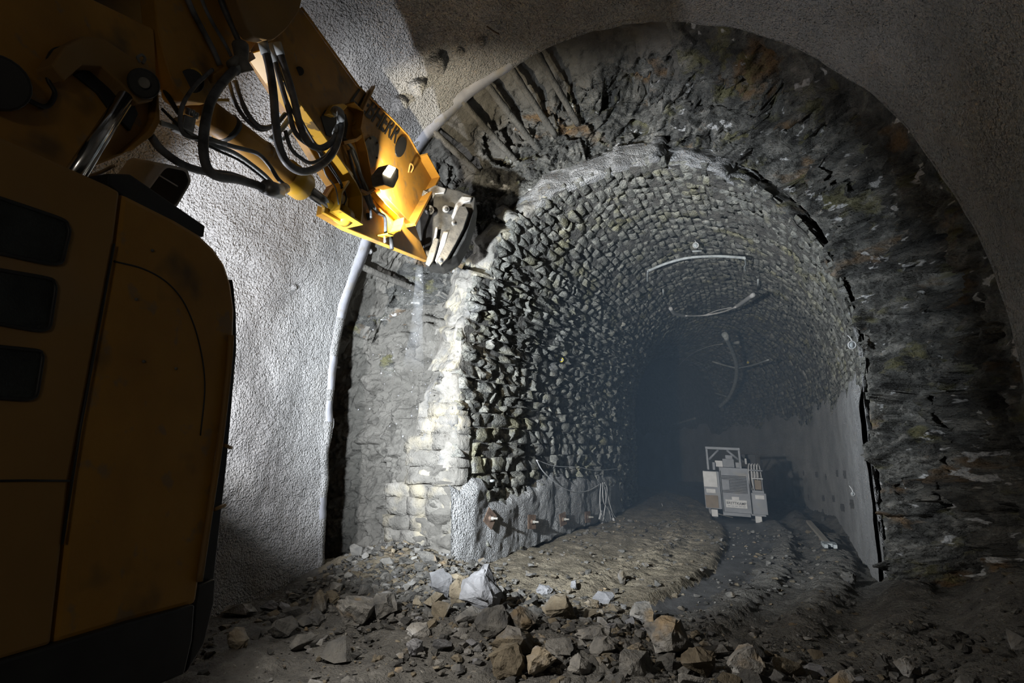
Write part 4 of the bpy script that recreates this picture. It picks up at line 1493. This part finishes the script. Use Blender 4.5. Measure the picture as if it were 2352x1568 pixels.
mbox('left_cabinet', 617, 602, 795, 1022, 0, 1.2, 'machine')
mbox('light_door', 620, 606, 770, 780, -.02, .0, 'sign')
mbox('brown_panel', 624, 872, 762, 1012, -.012, .0, 'rustbox')
bodyp = mbox('radiator_body', 800, 552, 1108, 1048, .02, 1.6, 'machine')
mbox('grille_recess', 818, 640, 1082, 832, .008, .02, 'machine_dark', bodyp)
for k in range(11):
    mbox('grille_slat', 818 if k < 3 or k > 8 else 900, 648 + k * 17, 1080, 655 + k * 17, -.012, .012, 'machine', bodyp, 0)
mbox('grille_cover', 818, 690, 898, 800, -.006, .012, 'machine', bodyp)
mbox('right_cabinet', 1118, 815, 1272, 1046, 0, 1.1, 'machine')
mbox('rear_bumper', 800, 1046, 1092, 1082, -.06, .2, 'machine')
mbox('left_foot', 676, 1030, 745, 1108, .02, .3, 'sign')
mbox('right_foot', 1135, 1062, 1203, 1142, .02, .3, 'sign')
mbox('foot_plate', 1090, 1046, 1250, 1066, .0, .5, 'machine')
for x0, x1 in ((640, 790), (1100, 1250)):
    c = MP((x0 + x1) / 2, 1055, .9)
    V, F = tubegeo([c - mx_ * .16, c + mx_ * .16], .30, 20, False)
    wh = mk('wheel', V, F, 'rubber', mach, bevel=.02)
    V, F = tubegeo([c - mx_ * .18, c + mx_ * .18], .12, 12, False)
    mk('hub', V, F, 'dirty_metal', wh)
fr = mbox('top_frame', 668, 322, 1048, 352, .1, .18, 'machine')
mbox('frame_post', 670, 352, 694, 590, .1, .18, 'machine')
mbox('frame_post', 1024, 352, 1048, 560, .1, .18, 'machine')
for a in (((700, 470), (812, 356)), ((1020, 455), (905, 356))):
    tube('frame_brace', [MP(*a[0], .14), MP(*a[1], .14)], .03, 'machine', mach, 6, False)
mbox('engine_block', 846, 455, 972, 552, .3, .9, 'machine')
mbox('tank', 760, 480, 845, 552, .3, .8, 'sign')
mbox('valve_bank', 730, 500, 760, 590, .2, .6, 'machine')
mbox('air_filter', 880, 412, 960, 458, .4, .8, 'machine')
mbox('pump_box', 985, 490, 1030, 552, .25, .6, 'machine')
for k in range(4):
    x = 1135 + 30 * k
    P = [MP(x + 42 * math.cos(t) * .55, 640 + 145 * math.sin(t), .12 + .05 * k + .12 * math.cos(t)) for t in np.linspace(0, 2 * math.pi, 20)]
    tube('cable_reel_loop', P, .012, 'cable', mach, 6)
mbox('reel_frame', 1120, 560, 1262, 574, .0, .5, 'machine')
mbox('reel_frame', 1145, 650, 1258, 662, -.02, .4, 'sign')
mbox('reel_stand', 1150, 662, 1160, 800, .0, .05, 'machine')
mbox('reel_stand', 1240, 640, 1250, 800, .0, .05, 'machine')
mbox('reel_drum', 1165, 672, 1236, 780, .05, .35, 'rustbox')
mbox('reel_base', 1130, 786, 1255, 815, .0, .4, 'machine')
mbox('rear_pillar', 1055, 395, 1220, 500, .9, 1.4, 'machine_dark')
mbox('mirror', 1085, 442, 1112, 508, .5, .52, 'sign')
plq = mbox('name_plate', 838, 906, 1066, 996, .004, .02, 'sign', bodyp)
TV, TF = text_geo('BRETTKAMP', .01)
mk('lettering', [MP(850 + 205 * u, 958 - 28 * v, .002) for u, v in TV], TF, 'letters', plq)
for x in range(5):
    mbox('plate_line', 856 + x * 40, 972, 886 + x * 40, 978, .001, .004, 'machine', plq, 0)
mbox('small_plate', 908, 872, 986, 908, .004, .02, 'sign', bodyp)
mbox('cabinet_plate', 640, 802, 742, 848, -.01, .0, 'sign')
mbox('cabinet_plate', 1156, 836, 1250, 880, -.01, .0, 'sign')
for x in (806, 1112):
    mbox('body_gap', x, 590, x + 7, 1040, -.005, .03, 'machine_dark', mach, 0)
tube('tow_bar', [MP(750, 1075, .0), MP(830, 1096, .1), MP(900, 1112, .2)], .012, 'dirty_metal', mach, 6)

# ------------------------------------------------------------------ anchors on the apron
AL = ['rusty anchor plate nearest the cut edge, tilted like a diamond', 'rusty anchor plate second from the cut edge', 'rusty anchor plate third from the cut edge', 'rusty anchor plate fourth along, beside the hanging cable bundle']
for k, p in enumerate(anch[:4]):
    e = empty('anchor_plate', p)
    tag(e, AL[k], 'anchor plate', 'anchor plates on the sprayed apron')
    nrm_ = np.array([1, -.18, .05])
    nrm_ /= np.linalg.norm(nrm_)
    a = np.cross(nrm_, ZV)
    a /= np.linalg.norm(a)
    b = np.cross(a, nrm_)
    ro = (math.radians(38), math.radians(5), math.radians(-8), math.radians(3))[k]
    u_, v_ = a * math.cos(ro) + b * math.sin(ro), -a * math.sin(ro) + b * math.cos(ro)
    V, F = box(p + nrm_ * .03, u_ * .115, v_ * .115, nrm_ * .008)
    mk('plate', V, F, 'rust', e, bevel=.003)
    tube('washer_dome', [p + nrm_ * .035, p + nrm_ * .06], [.05, .03], 'rust', e, 12, False)
    tube('nut', [p + nrm_ * .055, p + nrm_ * .10], .030, 'dirty_metal', e, 6, False)
    tube('bar_end', [p - nrm_ * .05, p + nrm_ * .17], .017, 'dirty_metal', e, 8, False)

# cables on the left wall
def LWp(px, py, off):
    r = ray(px, py)
    t = (OL['xc'] - OL['a'] + off - CAM[0]) / r[0]
    return CAM + r * t


cb = [LWp(a, b, .16) for a, b in ((1232, 1056), (1250, 1085), (1290, 1118), (1325, 1130), (1355, 1125), (1380, 1110))]
o = tube('slack_cable', cb, .011, 'cable', None, 6)
tag(o, 'pale slack cable sagging from the stones to the cable bundle', 'cable')
cb = [LWp(a, b, .13) for a, b in ((1232, 1056), (1275, 1070), (1330, 1073), (1372, 1080), (1424, 1075))]
o = tube('wall_cable', cb, .009, 'cable', None, 6)
tag(o, 'thin cable running along the left wall into the dark', 'cable')
bun = empty('cable_bundle', LWp(1385, 1110, .2))
tag(bun, 'bundle of pale cable hanging in loops on the left wall', 'cable')
for pts in ([(1380, 1110), (1378, 1140), (1380, 1175), (1395, 1200)], [(1384, 1108), (1392, 1135), (1388, 1180), (1382, 1205)], [(1388, 1108), (1394, 1120), (1392, 1150), (1386, 1190), (1390, 1215)],
            [(1383, 1110), (1386, 1150), (1394, 1165), (1405, 1180), (1410, 1200)], [(1394, 1130), (1400, 1155), (1408, 1180), (1422, 1198)], [(1390, 1160), (1398, 1170), (1404, 1195)]):
    tube('cable_loop', [LWp(a, b, .2) for a, b in pts], .010, 'cable', bun, 6)
pts = [(1384, 1172), (1398, 1176), (1406, 1190), (1402, 1214), (1396, 1222), (1390, 1210), (1378, 1192)]
V, F = prism([LWp(a, b, .2) for a, b in pts], np.array([-.05, .02, 0]))
mk('wrapped_sheet', V, F, 'cloth', bun)
V, F = prism([LWp(a, b, .19) for a, b in ((1392, 1214), (1399, 1220), (1396, 1232), (1397, 1244), (1394, 1243), (1391, 1228))], np.array([-.04, .02, 0]))
mk('hanging_strip', V, F, 'cloth', bun)
tube('knot', [LWp(1408, 1190, .22), LWp(1412, 1202, .22)], .03, 'sign', bun, 8, False)

# yellow survey marker and round reflectors
yp = LWp(1289, 826, .10)
sm = empty('survey_marker', yp)
tag(sm, 'small yellow survey marker with white disc on left stone wall', 'marker')
f_ = -FV
tube('disc', [yp, yp + f_ * .02], .032, 'sign', sm, 14, False)
ringp = [yp + RV * .04 * math.cos(t) + UV * .04 * math.sin(t) for t in np.linspace(0, 2 * math.pi, 16)]
tube('holder', ringp, .010, 'marker', sm, 6)
tube('arm', [yp - RV * .03, yp - RV * .07 + UV * .005, yp - RV * .075 + UV * .03 + FV * .08], .010, 'marker', sm, 6)
RF = [(1957, 792, .05, 'round white reflector disc high on the right vault'), (1598, 563, .055, 'ring-shaped white reflector hanging near the vault crown'), (1959, 1134, .03, 'small round disc low on the right sprayed wall'),
      (1718, 832, .045, 'small yellowish bulb hanging far inside the vault'), (1522, 1168, .05, 'small pale round object on the dark far left wall')]
for px, py, r, lab in RF:
    p = hit_old(px, py, .12)
    e = empty('reflector', p)
    tag(e, lab, 'reflector')
    tube('rim', [p + RV * r * math.cos(t) + UV * r * math.sin(t) for t in np.linspace(0, 2 * math.pi, 16)], r * .2, 'cable', e, 6)
    tube('disc', [p, p + FV * .015], r * .85, 'marker' if 'yellowish' in lab else 'pipe', e, 14, False)
    tube('stem', [p + UV * r, p + UV * (r + .04) + FV * .03, p + UV * (r + .08) + FV * .10], .008, 'cable', e, 6)

# fittings under the vault
def VP(pts, inset=.12):
    return [hit_old(a, b, inset) for a, b in pts]


o = tube('overhead_rail', VP([(1488, 622), (1530, 605), (1580, 592), (1640, 588), (1685, 590), (1711, 592)], .18), .030, 'pipe', None, 8)
tag(o, 'curved pale pipe rail under the vault crown nearest the mouth', 'pipe')
for pts in ([(1711, 592), (1713, 606), (1710, 614), (1713, 622)], [(1488, 622), (1487, 634), (1487, 646)]):
    V, F = tubegeo(VP(pts, .2), .018, 6)
    mk('rail_drop', V, F, 'pipe', o, smooth=True)
o = tube('slung_cable', VP([(1575, 725), (1600, 725), (1625, 723), (1660, 716), (1690, 705)], .5), .022, 'cable', None, 8)
tag(o, 'white cable slung between two springs under the vault', 'cable')
for pts, r in (([(1540, 708), (1548, 718), (1560, 722), (1576, 726)], .05), ([(1688, 706), (1705, 695), (1730, 677)], .05)):
    V, F = tubegeo(VP(pts, .45), r, 8)
    mk('insulator', V, F, 'sign', o, smooth=True)
V, F = tubegeo(VP([(1622, 722), (1650, 712), (1680, 706)], .47), .014, 6)
mk('tie_wire', V, F, 'cable', o, smooth=True)
o = tube('bent_pipe', VP([(1667, 774), (1680, 800), (1690, 830), (1692, 860), (1685, 890), (1672, 915), (1652, 935)], .8), .07, 'pipe', None, 10)
tag(o, 'long bent grey pipe hanging deep inside the vault', 'pipe')
for nm, pts, r in (('pipe_clamp', [(1664, 768), (1672, 778)], .09), ('pipe_stay', [(1636, 830), (1662, 838), (1690, 845)], .035), ('pipe_stay', [(1692, 846), (1730, 838), (1765, 826)], .025),
                   ('pipe_stay', [(1668, 910), (1655, 906), (1642, 902)], .03)):
    V, F = tubegeo(VP(pts, .75), r, 8)
    mk(nm, V, F, 'pipe', o, smooth=True)
o = tube('vault_wire', VP([(1532, 872), (1560, 838), (1590, 812), (1630, 795), (1660, 790)], .1), .02, 'cable', None, 6)
tag(o, 'thin pale wire running along the far vault', 'wire')
o = tube('dark_pipe', VP([(1543, 976), (1570, 968), (1597, 960)], .1), .06, 'pipe', None, 8)
tag(o, 'short pinkish pipe on the far wall left of the machine', 'pipe')
o = tube('leaning_rod', VP([(1557, 1158), (1575, 1161), (1592, 1164)], .05), .025, 'cable', None, 6)
tag(o, 'pale straight rod low on the dark wall left of the machine', 'rod')
for k, (a, b, c, d, lab) in enumerate(((1741, 642, 1741, 664, 'short pale peg on the right vault'), (1523, 665, 1524, 683, 'short pale peg on the left vault'), (1590, 577, 1612, 576, 'short flat bar above the overhead rail'),
                                        (1683, 788, 1697, 786, 'small grey box fixed on the far vault'), (1140, 1103, 1128, 1104, 'thin cut bar end above the first apron lobe'))):
    pts = VP([(a, b), (c, d)], .08) if k < 4 else [LWp(a, b, .1), LWp(c, d, .2)]
    o = tube('wall_peg', pts, .02 if k != 3 else .06, 'pipe', None, 6, False)
    tag(o, lab, 'peg')

# anchor heads as dark crosses on the lower right wall
CR = [(1805, 1092), (1830, 1085), (1856, 1086), (1886, 1090), (1910, 1095), (1937, 1087), (1957, 1090), (1818, 1138), (1845, 1134), (1868, 1142), (1902, 1144), (1927, 1145), (1948, 1166), (1974, 1158), (1902, 1176), (1901, 1192)]
CL = ['upper row, %s from the machine' % w_ for w_ in ('first', 'second', 'third', 'fourth', 'fifth', 'sixth', 'seventh')] + ['lower row, %s from the machine' % w_ for w_ in ('first', 'second', 'third', 'fourth', 'fifth', 'sixth', 'seventh')] + ['bottom pair, upper one', 'bottom pair, lower one']
for (px, py), cl in zip(CR, CL):
    p = hit_old(px, py, -.02)
    la, s = to_ls(p)
    dd_ = -.10
    e = empty('rock_anchor', p)
    tag(e, 'dark crossed anchor head on right wall, ' + cl, 'anchor', 'anchor heads on the right wall')
    n_ = np.array([-1, 0, 0])
    V, F = box(p + n_ * .11, n_ * .03, np.array([0, .02, 0]), ZV * .075)
    mk('upright_bar', V, F, 'machine_dark', e)
    V, F = box(p + n_ * .11, n_ * .035, np.array([0, .065, 0]), ZV * .016)
    mk('cross_bar', V, F, 'machine_dark', e)

# plank and tool on the right of the floor
pa, pb = on_floor(1858, 1206), on_floor(1905, 1262)
d_ = pb - pa
d_ /= np.linalg.norm(d_)
s_ = np.cross(d_, ZV)
s_ /= np.linalg.norm(s_)
e = empty('steel_channel', (pa + pb) / 2)
tag(e, 'dusty steel channel with forked end lying by the right wall', 'steel bar')
V, F = box((pa + pb) / 2 + ZV * .08, d_ * (np.linalg.norm(pb - pa) / 2), s_ * .05, ZV * .03)
mk('beam', V, F, 'wood', e, bevel=.005)
V, F = box(pb + ZV * .09, d_ * .12, s_ * .11, ZV * .03)
mk('end_plate', V, F, 'pipe', e, bevel=.005)
for sg in (-1, 1):
    V, F = box(pb + d_ * .16 + s_ * .07 * sg + ZV * .09, d_ * .09, s_ * .03, ZV * .03)
    mk('fork_tine', V, F, 'pipe', e, bevel=.005)

# ------------------------------------------------------------------ falling chips below the tool
for k in range(70):
    py = random.uniform(640, 1010)
    px = 955 + random.gauss(0, 16 + (py - 640) * .11)
    if px > 1015:
        px = 1015 - random.random() * 60
    p = W(px, py, 7.25 + random.uniform(-.1, .12))
    sz = random.uniform(.006, .017)
    o = bpy.data.objects.new('falling_chip', libm[('rub_white', k % 14)])
    COL.objects.link(o)
    o.location = p
    o.scale = (sz * .8, sz * .8, sz * random.uniform(1.2, 2.2))
    o.rotation_euler = (random.uniform(-.3, .3), random.uniform(-.3, .3), random.uniform(0, 6))
    tag(o, 'small pale stone chip falling through the air below the tool', 'stone chip', 'stone chips in mid-air below the tool')

# plume of dust under the tool
def volmat(name, col, dens, nscale, lo, hi, aniso=0.2):
    mt_ = bpy.data.materials.new(name)
    mt_.use_nodes = True
    nt = mt_.node_tree
    nt.nodes.remove(nt.nodes['Principled BSDF'])
    vs = nt.nodes.new('ShaderNodeVolumeScatter')
    vs.inputs['Color'].default_value = (*col, 1)
    vs.inputs['Anisotropy'].default_value = aniso
    vs.inputs['Density'].default_value = dens
    if nscale:
        ge = nt.nodes.new('ShaderNodeNewGeometry')
        n = nt.nodes.new('ShaderNodeTexNoise')
        n.inputs['Scale'].default_value = nscale
        mrg = nt.nodes.new('ShaderNodeMapRange')
        mrg.inputs[1].default_value, mrg.inputs[2].default_value = lo, hi
        mrg.inputs[4].default_value = dens
        nt.links.new(ge.outputs['Position'], n.inputs['Vector'])
        nt.links.new(n.outputs['Fac'], mrg.inputs[0])
        nt.links.new(mrg.outputs[0], vs.inputs['Density'])
    nt.links.new(vs.outputs[0], nt.nodes['Material Output'].inputs['Volume'])
    return mt_


MT['dust'] = volmat('dust_cloud', (.92, .95, 1.0), 7.0, 7.0, .35, .7)
dn = MT['dust'].node_tree
vsn = [n for n in dn.nodes if n.type == 'VOLUME_SCATTER'][0]
src = vsn.inputs['Density'].links[0].from_socket
gp = dn.nodes.new('ShaderNodeNewGeometry')
sx = dn.nodes.new('ShaderNodeSeparateXYZ')
fz = dn.nodes.new('ShaderNodeMapRange')
fz.inputs[1].default_value, fz.inputs[2].default_value = 2.75, 3.6
ml = dn.nodes.new('ShaderNodeMath')
ml.operation = 'MULTIPLY'
dn.links.new(gp.outputs['Position'], sx.inputs[0])
dn.links.new(sx.outputs['Z'], fz.inputs[0])
dn.links.new(fz.outputs[0], ml.inputs[0])
dn.links.new(src, ml.inputs[1])
dn.links.new(ml.outputs[0], vsn.inputs['Density'])
V, F = tubegeo([W(a, b, 7.3) for a, b in ((962, 610), (963, 650), (960, 700), (957, 750), (953, 800), (950, 850))], [.05, .06, .07, .07, .09, .12, .15], 12)
o = mk('dust_plume', V, F, 'dust', None, smooth=True)
outward(o)
tag(o, 'thin white plume of dust pouring down below the tool', 'dust', kind='stuff')

# bluish dust haze standing in the old tunnel
MT['haze'] = volmat('tunnel_haze', (.50, .72, 1.0),   .032, 0, 0, 1, .25)
hs_ = np.linspace(2.6, 26, 40)
ha = np.linspace(.25, ATOT - .25, 60)
HA, HS = np.meshgrid(ha, hs_, indexing='ij')
V = lining(HA, HS, np.full(HA.shape, .16)).reshape(-1, 3)
nV = len(V)
F = [tuple(f) for f in gridfaces(60, 40)]
bt = [(i * 1, i + 1) for i in range(39)]
F += [(i, 59 * 40 + i, 59 * 40 + i + 1, i + 1) for i in range(39)]
F += [tuple(i * 40 for i in range(60)), tuple(i * 40 + 39 for i in range(59, -1, -1))]
o = mk('tunnel_haze', V, F, 'haze', None, loc=Vector((0, 2.6, 0)))
outward(o)
tag(o, 'faint bluish dust haze hanging inside the old tunnel', 'haze', kind='stuff')
